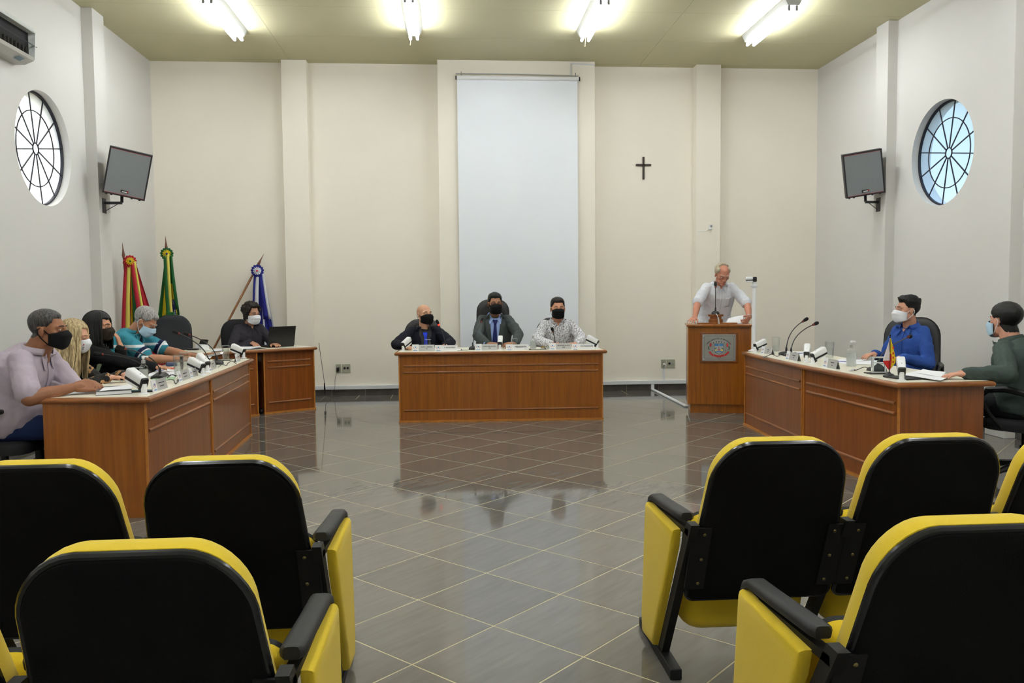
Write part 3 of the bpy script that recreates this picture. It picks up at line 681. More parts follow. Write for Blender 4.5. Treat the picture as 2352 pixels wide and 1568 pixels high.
row([-.338-W0, -.338-2*W0], Ryw-.925, -1, ['yellow tip-up seat with yellow side panel, second row, flag side of aisle', 'yellow tip-up seat second from the aisle, second row, flag side of aisle'])
seats = [seat(x0, y, lab) for x0, y, side, k, lab in specs]
for t, (x0, y, side, k, lab) in zip(seats, specs):
    frame_post(t, -side*W0/2, outer=(-side if k == 0 else 0))
    last = not any(s2[1] == y and s2[2] == side and s2[3] == k+1 for s2 in specs)
    if last: frame_post(t, side*W0/2, outer=0)
# ------------------------------------------------------------------ office chairs
def office_chair(label, pos, face, back_h=.62, back_w=.46, seat_z=.47, arms='loop', mat_=None, back_y=-.26, lean=10, group=None, base=True, back_z0=None, round_=.16):
    m = mat_ or BLACKL; ang = atan2(-face[0], face[1])
    t = thing('office_chair', label, 'chair', (pos[0], pos[1], 0), ang, group)
    so = rrect(.48, .46, .12, 6)
    MB().loft([[(p[0]*k, p[1]*k, z) for p in so] for z, k in ((seat_z-.085, .90), (seat_z-.08, .96), (seat_z-.04, 1.0), (seat_z-.015, .97), (seat_z, .88), (seat_z+.003, .6))]).build('seat', m, t, True)
    z0 = back_z0 if back_z0 is not None else seat_z+.08
    bo = rrect(back_w, back_h, .10, 6, top_r=round_); bo = [(x_*(1-.10*max(0, z_)/(back_h/2)), z_) for x_, z_ in bo]
    T = M.Translation((0, back_y-.02, z0+back_h/2)) @ M.Rotation(RAD(lean), 4, 'X')
    def cv(x_, y_, z_): return (x_, y_ + .35*x_*x_ - .06*cos(z_/back_h*pi*1.2)*.4, z_)
    MB().loft([[cv(p[0]*k, yy, p[1]*k) for p in bo] for yy, k in ((-.045, .80), (-.042, .92), (-.028, .98), (-.005, 1.0), (.015, .985), (.030, .92), (.036, .75), (.037, .4))], T=T).build('backrest', m, t, True)
    MB().tube([T @ V(cv(p[0]*1.003, -.006, p[1]*1.003)) for p in bo+[bo[0]]], .006, 6, cap=False).build('back_piping', PIPE, t, True)
    MB().tube([(0, back_y+.14, seat_z-.10), (0, back_y-.05, seat_z-.10), (0, back_y-.11, seat_z-.02), (0, back_y-.105, z0+.16)], [.02, .02, .022, .02], 8).build('back_bar', BLACKP, t, True)
    if arms:
        for s in (-1, 1):
            x_ = s*.275
            if arms == 'loop':
                p_ = [(x_*.82, -.14, seat_z-.06), (x_, -.15, seat_z+.02), (x_, -.15, seat_z+.13), (x_, -.10, seat_z+.195), (x_, .02, seat_z+.215), (x_, .14, seat_z+.20), (x_, .185, seat_z+.14), (x_, .12, seat_z+.03), (x_*.82, .06, seat_z-.06)]
                MB().tube(p_, [.012, .014, .016, .022, .024, .022, .016, .014, .012], 8).build('armrest', BLACKP, t, True)
            else:
                MB().box((x_, .0, seat_z+.20), (.06, .26, .03), bev=.012).build('armrest', BLACKR, t, True)
                for yy in (-.04, .05): MB().tube([(x_, yy, seat_z-.04), (x_, yy, seat_z+.19)], .011, 8).build('arm_post', CHROME, t, True)
                MB().box((s*.21, .0, seat_z-.075), (.16, .13, .02)).build('arm_bracket', FRAMEM, t)
    if base:
        MB().lathe([(.034, .12), (.034, .26), (.024, .26), (.024, seat_z-.10), (.09, seat_z-.10), (.09, seat_z-.085)], 14).build('gas_column', BLACKP, t, True)
        bs = MB()
        for k in range(5):
            a = 2*pi*k/5+.3
            bs.tube([(.02*cos(a), .02*sin(a), .125), (.16*cos(a), .16*sin(a), .11), (.29*cos(a), .29*sin(a), .075)], [.03, .024, .016], 8)
        b_ = bs.build('star_base', BLACKP, t, True)
        for k in range(5):
            a = 2*pi*k/5+.3; c_ = MB()
            for s in (-1, 1): c_.tube([(.29*cos(a)+s*.010*-sin(a), .29*sin(a)+s*.010*cos(a), .0285), (.29*cos(a)+s*.022*-sin(a), .29*sin(a)+s*.022*cos(a), .0285)], .028, 12)
            c_.tube([(.29*cos(a), .29*sin(a), .03), (.29*cos(a), .29*sin(a), .075)], .007, 6); c_.build('caster', BLACKR, b_, True)
    return t
# ------------------------------------------------------------------ small things on the desks
ZT = .7512
def P(px, py, z=ZT): return onZ(px, py, z)
WATER = mat('water', (226, 236, 238), .02, trans=1., ior=1.33)
def water_glass(px, py, label, h=.125, r=.034, fill=.7, group=None, flip=False):
    p = P(px, py); t = thing('water_glass', label, 'glass', p, 0, group)
    MB().lathe([(r*.84, 0), (r*.86, .004), (r, h), (r-.0025, h), (r*.84-.002, .010), (.001, .010)], 24).build('tumbler', GLASS, t, True)
    if fill > 0:
        f = .010+(h-.012)*fill
        MB().lathe([(r*.84-.003, .0105), (r*.84-.003+(r*.16)*fill, f)], 24).build('drinking_water', WATERM, t, True)
    MB().tube([((r-.001)*cos(a), (r-.001)*sin(a), h) for a in [2*pi*k/24 for k in range(25)]], .0014, 6, cap=False).build('rim', mat('glass_rim', (210, 216, 216), .1, trans=.3), t, True)
    return t
def sanitizer(px, py, label, h=.17, r=.032):
    p = P(px, py); t = thing('sanitizer_bottle', label, 'bottle', p, 0, 'hand sanitizer bottles')
    MB().lathe([(r*.96, 0), (r, .004), (r, h*.58), (r*.9, h*.62), (.012, h*.68), (.012, h*.74)], 20).build('bottle', GLASS, t, True)
    MB().lathe([(r*.94, .003), (r*.94, h*.52)], 20).build('gel', GELM, t, True)
    MB().lathe([(.014, h*.72), (.014, h*.82), (.008, h*.83), (.008, h*.88)], 14).build('pump_collar', mat('satin_silver', (190, 190, 190), .35, metal=.6), t, True)
    pu = MB().lathe([(.010, h*.88), (.011, h*.95), (.009, h*.97)], 12); pu.tube([(0, 0, h*.95), (.030, 0, h*.945), (.034, 0, h*.925)], [.006, .005, .004], 8); pu.build('pump_head', WHITEP, t, True)
    return t
def bullet_camera(px, py, yaw, label, pitch=28, group='white desk cameras', size=1., post=.055, z=ZT):
    """post stands at the pixel; the body reaches away along yaw (degrees, 0 = +x)"""
    p = P(px, py, z); t = thing('desk_camera', label, 'camera', p, RAD(yaw), group)
    MB().lathe([(.030*size, 0), (.030*size, .004), (.026*size, .007), (.016*size, .010), (.0155*size, post*size), (.014*size, (post+.003)*size)], 18).build('mount_post', WHITEP, t, True)
    # local +x = forward
    R = M.Translation((.006*size, 0, (post-.012)*size)) @ M.Rotation(-RAD(pitch*.85), 4, 'Y') @ M.Scale(size, 4)
    def sect(x_, w_, z0, z1, r_=.012): return [(x_, y_, z_) for y_, z_ in [(p_[0], (z0+z1)/2+p_[1]) for p_ in rrect(w_, z1-z0, r_, 3)]]
    MB().loft([sect(.0, .044, .008, .050), sect(.004, .048, .006, .054), sect(.125, .054, .004, .058), sect(.132, .050, .008, .054)], T=R).build('upper_shell', WHITEP, t, True)
    MB().loft([sect(.006, .044, -.006, .008, .003), sect(.128, .052, -.008, .008, .003)], T=R).build('black_band', BLACKP, t)
    MB().loft([sect(.02, .040, -.022, -.005, .006), sect(.10, .046, -.026, -.007, .006), sect(.122, .044, -.020, -.008, .004)], T=R).build('lower_shell', WHITEP, t, True)
    MB().loft([sect(-.007, .044, -.010, .046, .01), sect(.002, .049, -.012, .052, .01)], T=R).build('rear_plate', BLACKP, t, True)
    MB().loft([sect(-.004, .020, -.030, .006, .005), sect(.022, .020, -.030, .006, .005)], T=R).build('hinge', BLACKP, t, True)
    MB().ell((.045, 0, .056), (.004, .003, .0012), n=8, m=4).build('logo_mark', mat('dark_blue_mark', (40, 46, 90), .5), t).matrix_local = R
    lp = MB().tube([(.128, 0, .030), (.136, 0, .030)], .016, 14); lp.build('lens', BLACKP, t, True).matrix_local = R
    return t
def name_plate(px0, px1, py, lines, label, tall=.070, silver=True, depth_dir=None, w=None, pos=None, ang=None, logo_tall=1.06, group=None):
    """stands on the desk between two pixels of its lower front edge"""
    if pos is None:
        a, b = P(px0, py[0]), P(px1, py[1]); c = (a+b)/2; w_ = (b-a).length; ang_ = atan2((b-a).y, (b-a).x)
    else: c, w_, ang_ = V(pos), w, ang
    t = thing('name_plate', label, 'name plate', c, ang_, group)
    m = SILVER if silver else WHITEP
    lw_ = min(w_*.32, .072); tl = RAD(12)
    T = M.Rotation(-tl, 4, 'X')
    MB().loft([[(x_, 0, 0), (x_, .002, 0), (x_, .002+tall*.21, tall), (x_, tall*.21, tall)] for x_ in (-w_/2+lw_*.9, w_/2)]).build('plate', m, t)
    MB().loft([[(x_, .034, 0), (x_, .036, 0), (x_, .002+tall*.21, tall), (x_, tall*.21, tall)] for x_ in (-w_/2+lw_*.9, w_/2)]).build('rear_leg', m, t)
    lt = tall*logo_tall
    lg = MB().loft([[(x_, -.004, 0), (x_, .003, 0), (x_, .002+lt*.21, lt), (x_, -.005+lt*.21, lt)] for x_ in (-w_/2, -w_/2+lw_)]).build('logo_tile', WHITEP, t)
    def Tn(x_, s_): return M.Translation((x_, s_*.21-.0052, s_)) @ M.Rotation(pi/2-tl, 4, 'X')
    lx = -w_/2+lw_/2
    q = MB(); q.prism(arc(lw_*.22, lw_*.27, RAD(165), RAD(240), 8, 0, 0), 0, .0006, 0); q.prism(arc(lw_*.22, lw_*.27, RAD(300), RAD(375), 8, 0, 0), 0, .0006, 0); q.prism([(-lw_*.07, -lw_*.08), (lw_*.07, -lw_*.08), (lw_*.08, lw_*.12), (-lw_*.08, lw_*.12)], 0, .0006, 1); q.prism([(-lw_*.30, -lw_*.50), (lw_*.30, -lw_*.50), (lw_*.30, -lw_*.42), (-lw_*.30, -lw_*.42)], 0, .0006, 1)
    o = q.build('logo', [REDI, BLUI], lg); o.matrix_local = Tn(lx, lt*.58)
    xm = (-w_/2+lw_ + w_/2)/2; n = len(lines)
    for k, (tx, sz) in enumerate(lines):
        zz = tall*(.60 if n == 1 else (.66, .36)[k])
        T3 = M.Translation((xm, zz*.21-.0015, zz)) @ M.Rotation(pi/2-tl, 4, 'X')
        if tx.startswith('#'):      # print too small to read in the photograph: strokes only
            bars = MB(); x_ = -int(tx[1:])/2*.006
            rn = random.Random(int(tx[1:])*7+k)
            xx = x_
            while xx < -x_:
                l_ = rn.uniform(.003, .0055)
                bars.box((xx+l_/2, 0, 0), (l_, .0055, .0006)); xx += l_+.0012
            bars.build('print', INK, t).matrix_local = T3
        else: lettering(tx, sz, INK, t, T3, bold=.0004)
    return t
def mic(base, head, label, kind='round', base_dir=0., bend=.35, lit=False, group='gooseneck microphones', z=ZT):
    base, head = V(base), V(head)
    t = thing('gooseneck_microphone', label, 'microphone', base, 0, group); h = head-base
    Rb = M.Rotation(base_dir, 4, 'Z')
    if kind == 'dome': MB().lathe([(.046, 0), (.046, .006), (.042, .020), (.030, .034), (.012, .040)], 20).build('base', BLACKP, t, True)
    else:
        MB().loft([[(x_, y_*k, z_) for y_, z_ in ((-.055, 0), (.055, 0), (.050, .026*q), (.030, .040*q), (-.030, .040*q), (-.050, .026*q))] for x_, k, q in ((-.075, .8, .55), (-.06, 1, .7), (.04, 1, 1), (.06, .8, .9))], T=Rb @ M.Translation((.0, 0, 0))).build('base', BLACKP, t, True)
    z0 = .036
    dirh = V((h.x, h.y, 0))
    p0 = V((0, 0, z0)); p1 = V((0, 0, z0+h.z*bend)); 
    pts = []
    for k in range(15):
        u = k/14; pts.append(p0*(1-u)**2 + p1*2*u*(1-u) + h*u*u)
    d = (pts[-1]-pts[-2]).normalized()
    MB().tube(pts, [.0045]*15, 8).build('gooseneck', BLACKP, t, True)
    MB().tube([p0 - V((0, 0, .01)), p0+V((0, 0, .03)), p0+V((0, 0, .045))], [.011, .009, .005], 10).build('collar', BLACKP, t, True)
    LIT = mat('lit_red_ring', (255, 30, 20), .4, emit=((255, 40, 25), 3.0)); DR = mat('dull_red_ring', (120, 34, 26), .5)
    MB().tube([h-d*.006, h+d*.006], .0105, 12).build('light_ring', LIT if lit else DR, t, True)
    MB().tube([h+d*.006, h+d*.014, h+d*.034, h+d*.054, h+d*.062, h+d*.066], [.009, .0135, .017, .0165, .010, .003], 12).build('windscreen', mat('foam', (14, 14, 15), .95, bump=.5, bscale=700), t, True)
    return t
def sheet(px, label, m=None, th=.0012, curl=.0, name='paper_sheet', cat='paper', z=ZT, group=None):
    """px: four desk pixels of the corners"""
    ps = [P(a, b, z) for a, b in px]; c = sum(ps, V((0, 0, 0)))/4
    n = 8; mb = MB(); g_ = []
    for i in range(n+1):
        for j in range(n+1):
            u, v = i/n, j/n
            q = ps[0]*(1-u)*(1-v)+ps[1]*u*(1-v)+ps[2]*u*v+ps[3]*(1-u)*v - c
            g_.append((q.x, q.y, .0008 + curl*(u*u*v*v) + .0015*sin(u*5+v*3)*(1 if curl else .15)+.001))
    N = (n+1)**2
    top = [(x_, y_, z_+th) for x_, y_, z_ in g_]
    fs = []
    for i in range(n):
        for j in range(n):
            a = i*(n+1)+j; fs.append((a, a+1, a+n+2, a+n+1)); fs.append((N+a, N+a+n+1, N+a+n+2, N+a+1))
    per = [j for j in range(n+1)] + [i*(n+1)+n for i in range(1, n+1)] + [n*(n+1)+j for j in range(n-1, -1, -1)] + [i*(n+1) for i in range(n-1, 0, -1)]
    for k in range(len(per)): a, b = per[k], per[(k+1) % len(per)]; fs.append((a, N+a, N+b, b))
    mb.add(g_+top, fs); o = mb.build(name, m or PAPER, None, True); o.location = c; return tag(o, label, cat, group)
def pen(p0, p1, label, m, z=.004):
    a, b = V(p0), V(p1); t = thing('pen', label, 'pen', a, 0, 'pens on the desks'); d = b-a
    MB().tube([(0, 0, z), d*.86+V((0, 0, z))], .0042, 8).build('barrel', m, t, True); MB().tube([d*.86+V((0, 0, z)), d+V((0, 0, z))], [.0042, .001], 8).build('tip', BLACKP, t, True); return t
def cable(pts, label, plug=True, z=ZT):
    ps = [P(a, b, z)+V((0, 0, .004+(c[0] if c else 0))) for a, b, *c in pts]; c0 = ps[0].copy()
    t = thing('audio_cable', label, 'cable', c0, 0, 'audio cables on the desks')
    # smooth
    q = []
    for i in range(len(ps)-1):
        a = ps[max(i-1, 0)]; b = ps[i]; c_ = ps[i+1]; d = ps[min(i+2, len(ps)-1)]
        for k in range(5):
            u = k/5; q.append(.5*((2*b)+(-a+c_)*u+(2*a-5*b+4*c_-d)*u*u+(-a+3*b-3*c_+d)*u**3)-c0)
    q.append(ps[-1]-c0)
    MB().tube(q, .003, 6).build('lead', BLACKR, t, True)
    if plug:
        d = (q[1]-q[0]).normalized()
        MB().tube([q[0]-d*.045+V((0, 0, .005)), q[0]+V((0, 0, .005))], .0085, 10).build('connector', CHROME, t, True)
        MB().tube([q[0]+V((0, 0, .005)), q[0]+d*.02+V((0, 0, .003))], [.008, .004], 8).build('strain_relief', BLACKP, t, True)
    return t
BLUEP = mat('blue_pen', (40, 50, 150), .35)
# --- centre desk
ang_c = atan2(8.600-8.668, 1.624+.552)
def cpl(px0, px1, dy=.065): return None
for (a, b, ya, yb_, lines, lab, sil, tall) in (
    (946, 998, 806.0, 806.0, [('TALIS R. R. FERREIRA', .0135), ('PP', .014)], 'silver name plate with two printed lines in front of bald man', True, .068),
    (999, 1051, 806.2, 805.6, [('1º SECRETÁRIO', .0175)], 'white plate reading 1º SECRETÁRIO, in front of bald man', False, .060),
    (1091, 1143, 805.6, 805.2, [('JUAREZ VIEIRA DA SILVA', .0125), ('PTB', .014)], 'silver name plate in front of man in grey suit', True, .068),
    (1162, 1214, 805.2, 804.4, [('PRESIDENTE', .0235)], 'white plate reading PRESIDENTE, in front of man in grey suit', False, .060),
    (1261, 1312, 803.4, 803.0, [('FELIPE KINN DA SILVA', .0135), ('MDB', .014)], 'silver name plate in front of man in patterned shirt', True, .068),
    (1313, 1364, 803.0, 802.6, [('VICE-PRESIDENTE', .0175)], 'white plate reading VICE-PRESIDENTE, in front of man in patterned shirt', False, .058)):
    pa, pb_ = onY(a, ya, 8.72), onY(b, yb_, 8.72); c_ = (pa+pb_)/2; 
    name_plate(0, 0, 0, lines, lab, tall=tall, silver=sil, pos=(c_.x, 8.715-.0312*(c_.x-.5), ZT), w=(pb_-pa).length, ang=ang_c)
def cpos(px, y): q = onY(px, 800, y); return (q.x, y, ZT)
def pix_of(p): d = V(p)-V((0, 0, CAMH)); zz = d.dot(fw); return (CX+FPX*d.dot(rt)/zz, CY-FPX*d.dot(up)/zz)
def at(px, y): return pix_of(cpos(px, y))
bullet_camera(*at(926, 8.80), 55, 'white desk camera beside the brown eraser, in front of bald man', pitch=30)
bullet_camera(*at(1148, 8.77), 82, 'white desk camera in front of man in grey suit', pitch=32)
bullet_camera(*at(1372, 8.78), 152, 'white desk camera beside the VICE-PRESIDENTE plate', pitch=30)
t = thing('board_eraser', 'small tan wooden block behind the desk camera of bald man', 'eraser', cpos(937, 8.98)); MB().box((0, 0, .016), (.09, .05, .032), bev=.004).build('wooden_block', mat('pale_wood', (196, 150, 96), .6), t); MB().box((0, 0, .003), (.092, .052, .006)).build('felt', BLACKR, t)
water_glass(*at(983, 8.86), 'half-full water glass in front of bald man', h=.118, fill=.52)
water_glass(*at(1182, 8.90), 'half-full water glass in front of man in grey suit', h=.112, fill=.5)
water_glass(*at(1290, 8.95), 'water glass in front of man in patterned shirt', h=.10, fill=.75)
sanitizer(*at(1225, 8.88), 'hand sanitizer pump bottle between grey suit and patterned shirt men', h=.165, r=.033)
t = thing('desk_bell', 'small brass desk bell beside the sanitizer bottle', 'bell', cpos(1247, 8.83)); MB().lathe([(.028, 0), (.028, .004), (.026, .012), (.020, .024), (.008, .030), (.004, .036)], 18).build('dome', mat('aged_brass', (120, 100, 60), .35, metal=.9), t, True); MB().lathe([(.030, 0), (.030, .003)], 18).build('base', BLACKP, t)
h_ = onY(1008, 746, 9.02); mic(cpos(1023, 8.98), h_, 'gooseneck microphone with glowing red ring in front of bald man', lit=True, base_dir=RAD(90))
h_ = onY(1104.5, 739, 9.05); mic(cpos(1086, 8.88), h_, 'gooseneck microphone with chrome-screwed base in front of man in grey suit', kind='dome')
h_ = onY(1270, 761, 8.86); mic(cpos(1275, 8.95), h_, 'gooseneck microphone pointing outwards in front of man in patterned shirt', kind='dome')
cable([(*at(1058, 8.76),), (*at(1068, 8.78),), (*at(1076, 8.80),), (*at(1083, 8.86),)], 'short audio cable with chrome plug beside 1º SECRETÁRIO plate')
cable([(*at(1215, 8.72),), (*at(1230, 8.735),), (*at(1245, 8.725),), (*at(1256, 8.76),)], 'audio cable with chrome plug beside the brass bell')
cable([(*at(1250, 8.77),), (*at(1262, 8.80),), (*at(1272, 8.86),)], 'audio cable running to microphone of man in patterned shirt')
# --- flag-side worktop
LP = [(350, 385, (915-28, 889), 26, 'name plate nearest the lavender-shirted man, two dark printed lines'), ]
name_plate(352, 386, (901, 890), [('#16', 0), ('#12', 0)], 'silver name plate beside the sanitizer bottle on the flag-side worktop', tall=.072)
name_plate(411, 437, (877.5, 868.5), [('#15', 0), ('#11', 0)], 'silver name plate in front of blond woman, beside the water glass', tall=.072)
name_plate(437, 455, (868, 862), [('#12', 0)], 'small silver name plate wedged beside a longer plate on the flag-side worktop', tall=.062)
name_plate(481, 497, (852, 845), [('#11', 0), ('#3', 0)], 'silver name plate in front of man in teal polo shirt', tall=.068)
name_plate(544, 553, (832, 828), [('#9', 0)], 'silver name plate at far end of the flag-side worktop', tall=.068)
bullet_camera(331, 905, 148, 'large white desk camera beside the closed notebook', pitch=27, size=1.12)
bullet_camera(466, 862, 155, 'white desk camera pointing at dark-haired woman', pitch=24, size=1.0)
bullet_camera(476, 855, 140, 'white desk camera pointing at man in teal polo shirt', pitch=33, size=1.0)
bullet_camera(559.5, 822.5, 165, 'white desk camera at far end of the flag-side worktop', pitch=26, size=1.0)
sanitizer(331, 883, 'hand sanitizer pump bottle beside the blond woman', h=.205, r=.030)
water_glass(318, 876, 'water glass behind the sanitizer bottle on the flag-side worktop', h=.10, r=.036, fill=.5)
water_glass(411, 861, 'tall full water glass in front of dark-haired woman', h=.150, r=.040, fill=.78)
water_glass(424, 850, 'full water glass behind a taller one on the flag-side worktop', h=.145, r=.038, fill=.75)
water_glass(519, 826, 'full water glass on black coaster at far end of flag-side worktop', h=.135, r=.036, fill=.72)
tag(MB().box(P(519, 827.2)+V((0, 0, .002)), (.10, .09, .004), bev=.001).build('coaster', BLACKP), 'flat black coaster under the far water glass on flag-side worktop', 'coaster')
mb_ = P(368, 868); mic(mb_, onY(287, 800.5, 6.05), 'gooseneck microphone leaning towards blond woman', base_dir=RAD(95), bend=.55)
mic(P(330, 858), onY(236, 814, 6.5), 'gooseneck microphone leaning towards dark-haired woman', base_dir=RAD(95), bend=.5)
mic(P(480, 843), onY(411.5, 766, 7.2), 'gooseneck microphone with thin neck leaning towards man in teal polo', base_dir=RAD(95), bend=.5)
mic(P(498, 836), onY(435.5, 769, 7.55), 'gooseneck microphone with heavy collar leaning towards empty office chair', base_dir=RAD(95), bend=.55)
def notebook(px, th, label):
    ps = [P(a, b) for a, b in px]; c = sum(ps, V((0, 0, 0)))/4; t = thing('notebook', label, 'book', c); poly = [(q.x-c.x, q.y-c.y) for q in ps]
    DG = mat('dark_grey_cover', (70, 72, 78), .5)
    MB().prism(poly, .0, .003).build('back_cover', DG, t); MB().prism([(x_*.975, y_*.975) for x_, y_ in poly], .003, th-.003).build('page_block', PAPER, t); MB().prism(poly, th-.003, th).build('front_cover', DG, t); return t
nb_ = notebook([(220, 909), (303, 904), (300, 893), (226, 897)], .026, 'thick closed notebook with dark grey cover beside clasped hands')
sheet([(228, 899), (302, 893), (306, 886), (240, 890)], 'white sheet of paper lying on the closed notebook', z=ZT+.027, curl=.012)
sheet([(152, 907), (205, 904), (215, 893), (170, 896)], 'white sheet of paper under forearm of man in lavender shirt', curl=.004)
t = thing('mobile_phone', 'flat black phone beside the large desk camera', 'phone', P(327, 899.5), RAD(100)); MB().box((0, 0, .005), (.075, .15, .009), bev=.003).build('body', BLACKP, t); MB().box((0, 0, .0098), (.066, .14, .0006)).build('screen', mat('dark_screen', (18, 20, 26), .08), t)
sheet([(338, 865), (402, 866), (404, 845), (352, 847)], 'white sheet of paper in front of dark-haired woman', curl=.004)
sheet([(348, 875), (400, 872), (404, 866), (352, 868)], 'pale green folder under papers in front of dark-haired woman', mat('green_folder', (168, 200, 160), .7), name='folder', cat='folder', th=.002)
pen(P(352, 852), P(378, 851), 'blue pen on paper by painted fingernails', BLUEP)
sheet([(430, 832), (472, 832), (488, 822), (440, 821)], 'stack of white paper in front of man in teal polo shirt', curl=.02, th=.006)
t = thing('calculator', 'small dark blue calculator under hands of man in teal polo', 'calculator', P(394, 840), RAD(20)); MB().box((0, 0, .014), (.09, .13, .028), bev=.008).build('case', mat('navy_plastic', (44, 56, 92), .45), t); MB().box((0, .04, .029), (.07, .025, .002)).build('display', mat('pale_display', (150, 165, 170), .3), t)
cable([(383, 877, .01), (398, 880, .02), (404, 884, .004), (412, 873, .02), (392, 868, .02), (384, 870)], 'looped audio cable beside the name plate of blond woman', plug=False)
cable([(503, 844), (510, 841, .012), (520, 840), (524, 837, .01), (533, 834, .015), (543, 837, .004)], 'looped audio cable with chrome plug at far end of flag-side worktop')
cable([(385, 868), (396, 864, .01), (404, 866)], 'short audio cable with black plug beside tall water glass')
# --- corner desk
t = thing('laptop', 'open black laptop seen from behind on the corner desk', 'laptop', onZ(646, 796.5, .752), RAD(38))
LAPB = mat('laptop_black', (20, 20, 21), .45)
MB().box((0, .12, .010), (.335, .23, .018), bev=.004).build('base', LAPB, t)
MB().loft([[(sx*.165, .0-z_*.22+dy, .016+z_) for sx in (-1, 1) for dy in (() if False else (0,))] for z_ in (0,) for dy in (0,)] if False else [[(-.168, -.0+0.0, .014), (.168, 0, .014), (.168, .008, .014), (-.168, .008, .014)], [(-.168, -.055, .245), (.168, -.055, .245), (.168, -.049, .245), (-.168, -.049, .245)]]).build('lid', LAPB, t)
lettering('lenovo'.upper()[:6], .014, mat('dim_logo', (52, 52, 54), .4), t, M.Translation((-.115, -.0485, .215)) @ M.Rotation(pi/2-RAD(13), 4, 'X'))
sheet([(530, 803), (572, 802), (600, 798), (560, 795)], 'open white papers beside the laptop on the corner desk', curl=.006, th=.008)
t = thing('folder', 'dark folder under the papers on the corner desk', 'folder', P(575, 801.5), RAD(35)); MB().box((0, 0, .001), (.30, .2, .0015)).build('cover', BLACKP, t)
t = thing('computer_mouse', 'black computer mouse under right hand of dark-shirted man', 'mouse', onZ(586, 797, .752), RAD(30)); MB().ell((0, 0, .010), (.03, .05, .022), n=14, m=8).build('shell', BLACKP, t, True)
t = thing('computer_mouse', 'white computer mouse on the short wing of the corner desk', 'mouse', P(475, 806), RAD(60)); MB().ell((0, 0, .008), (.03, .05, .018), n=14, m=8).build('shell', WHITEP, t, True)
t = thing('card_terminal', 'white box with tilted black top on the short wing of corner desk', 'device', P(465, 802.5), RAD(-40)); MB().box((0, 0, .03), (.12, .10, .06), bev=.006).build('box', WHITEP, t); MB().box((0, .02, .085), (.13, .02, .06), Rx(RAD(-25)), bev=.004).build('screen', BLACKP, t)
t = thing('remote_control', 'flat black device on the short wing of the corner desk', 'device', P(443, 804.0), RAD(-5)); MB().box((0, 0, .010), (.12, .05, .02), bev=.004).build('case', BLACKP, t)
pen(P(485, 808.5), P(510, 806.5), 'dark pen on paper on the corner desk', BLACKP); sheet([(482, 809), (508, 806), (512, 801.5), (490, 803)], 'white note paper on the corner desk', th=.002)
# --- lectern things
lt_ = 9.03
q = onY(1643, 720, 9.03); mic((2.975, 8.963, 1.106), onY(1643.5, 659, 8.98), 'gooseneck microphone on wooden riser of the lectern', kind='dome', bend=.8, z=1.1)
t = MB(); t.tube([V((2.965, 8.915, 1.115)), V((2.968, 8.885, 1.10)), V((2.974, 8.868, 1.07))], .004, 6); t.tube([V((2.974, 8.868, 1.075)), V((2.982, 8.862, 1.0))], .0085, 10)
tag(t.build('audio_plug', SILVER, None, True), 'silver audio plug hanging from lectern microphone', 'cable')
pp = MB(); c1, c2, c3, c4 = onY(1665, 743, 8.93), onY(1704, 745, 8.92), onY(1711, 724, 8.95), onY(1672, 733, 9.03)
pp.loft([[(c1+(c2-c1)*u)*(1-v)+(c4+(c3-c4)*u)*v + V((0, 0, .006+.006*sin(u*4))) for u in [k/8 for k in range(9)]] for v in [k/6 for k in range(7)]], closed=False)
po = pp.build('paper_sheet', PAPER, None, True); sm_ = po.modifiers.new('s', 'SOLIDIFY'); sm_.thickness = .001; tag(po, 'white speech paper held over the lectern top', 'paper')
pen(onY(1577, 736, 8.97), onY(1600, 741.5, 8.93), 'silver pen held by the standing speaker', SILVER, z=.0)
# pole camera
pb0 = P(1731, 806)
t = thing('pole_camera', 'white camera on tall white pole beside the lectern', 'camera', pb0)
zt_ = onY(1727, 655, pb0.y).z
MB().lathe([(.055, 0), (.055, .006), (.035, .014), (.020, .02), (.019, zt_-ZT-.02), (.034, zt_-ZT-.015), (.036, zt_-ZT), (.022, zt_-ZT+.006), (.017, zt_-ZT+.04), (.017, zt_-ZT+.07)], 20).build('pole', WHITEP, t, True)
R = M.Translation((.0, -.012, zt_-ZT+.060)) @ M.Rotation(RAD(175), 4, 'Z')
MB().box((.055, 0, .010), (.065, .050, .032), bev=.010).build('upper_shell', WHITEP, t, True).matrix_local = R
MB().box((.052, 0, -.020), (.060, .044, .014), bev=.005).build('lower_shell', WHITEP, t, True).matrix_local = R
MB().box((.045, 0, -.010), (.08, .044, .010), bev=.003).box((.002, 0, .0), (.04, .044, .05), bev=.008).build('black_band', BLACKP, t, True).matrix_local = R
# --- lectern-side worktop
name_plate(1748, 1771, (810.5, 814.5), [('#7', 0), ('#3', 0)], 'silver name plate at far end of the lectern-side worktop, beside the lectern', tall=.064)
name_plate(1805, 1831, (824, 829.5), [('#11', 0), ('#3', 0)], 'silver name plate beside twin microphones on the lectern-side worktop', tall=.068)
name_plate(1890, 1920, (842, 848), [('#10', 0), ('#4', 0)], 'silver name plate in front of man in blue shirt', tall=.070)
bullet_camera(1735, 809, 15, 'white desk camera at far end of lectern-side worktop by the white pole', pitch=24, size=.95)
bullet_camera(1852.5, 831, 62, 'white desk camera beside twin microphones on the lectern-side worktop', pitch=34)
bullet_camera(1867, 836.5, 15, 'white desk camera pointing at man in blue shirt', pitch=27)
bullet_camera(2071, 874, 65, 'white desk camera beside the small red and yellow flag', pitch=33, size=1.02)
water_glass(1782, 808.5, 'water glass at far end of the lectern-side worktop', h=.15, r=.038, fill=.4)
water_glass(1905, 823, 'water glass in front of man in blue shirt', h=.15, r=.040, fill=.6)
sanitizer(1955, 841, 'hand sanitizer pump bottle on the lectern-side worktop', h=.212, r=.038)
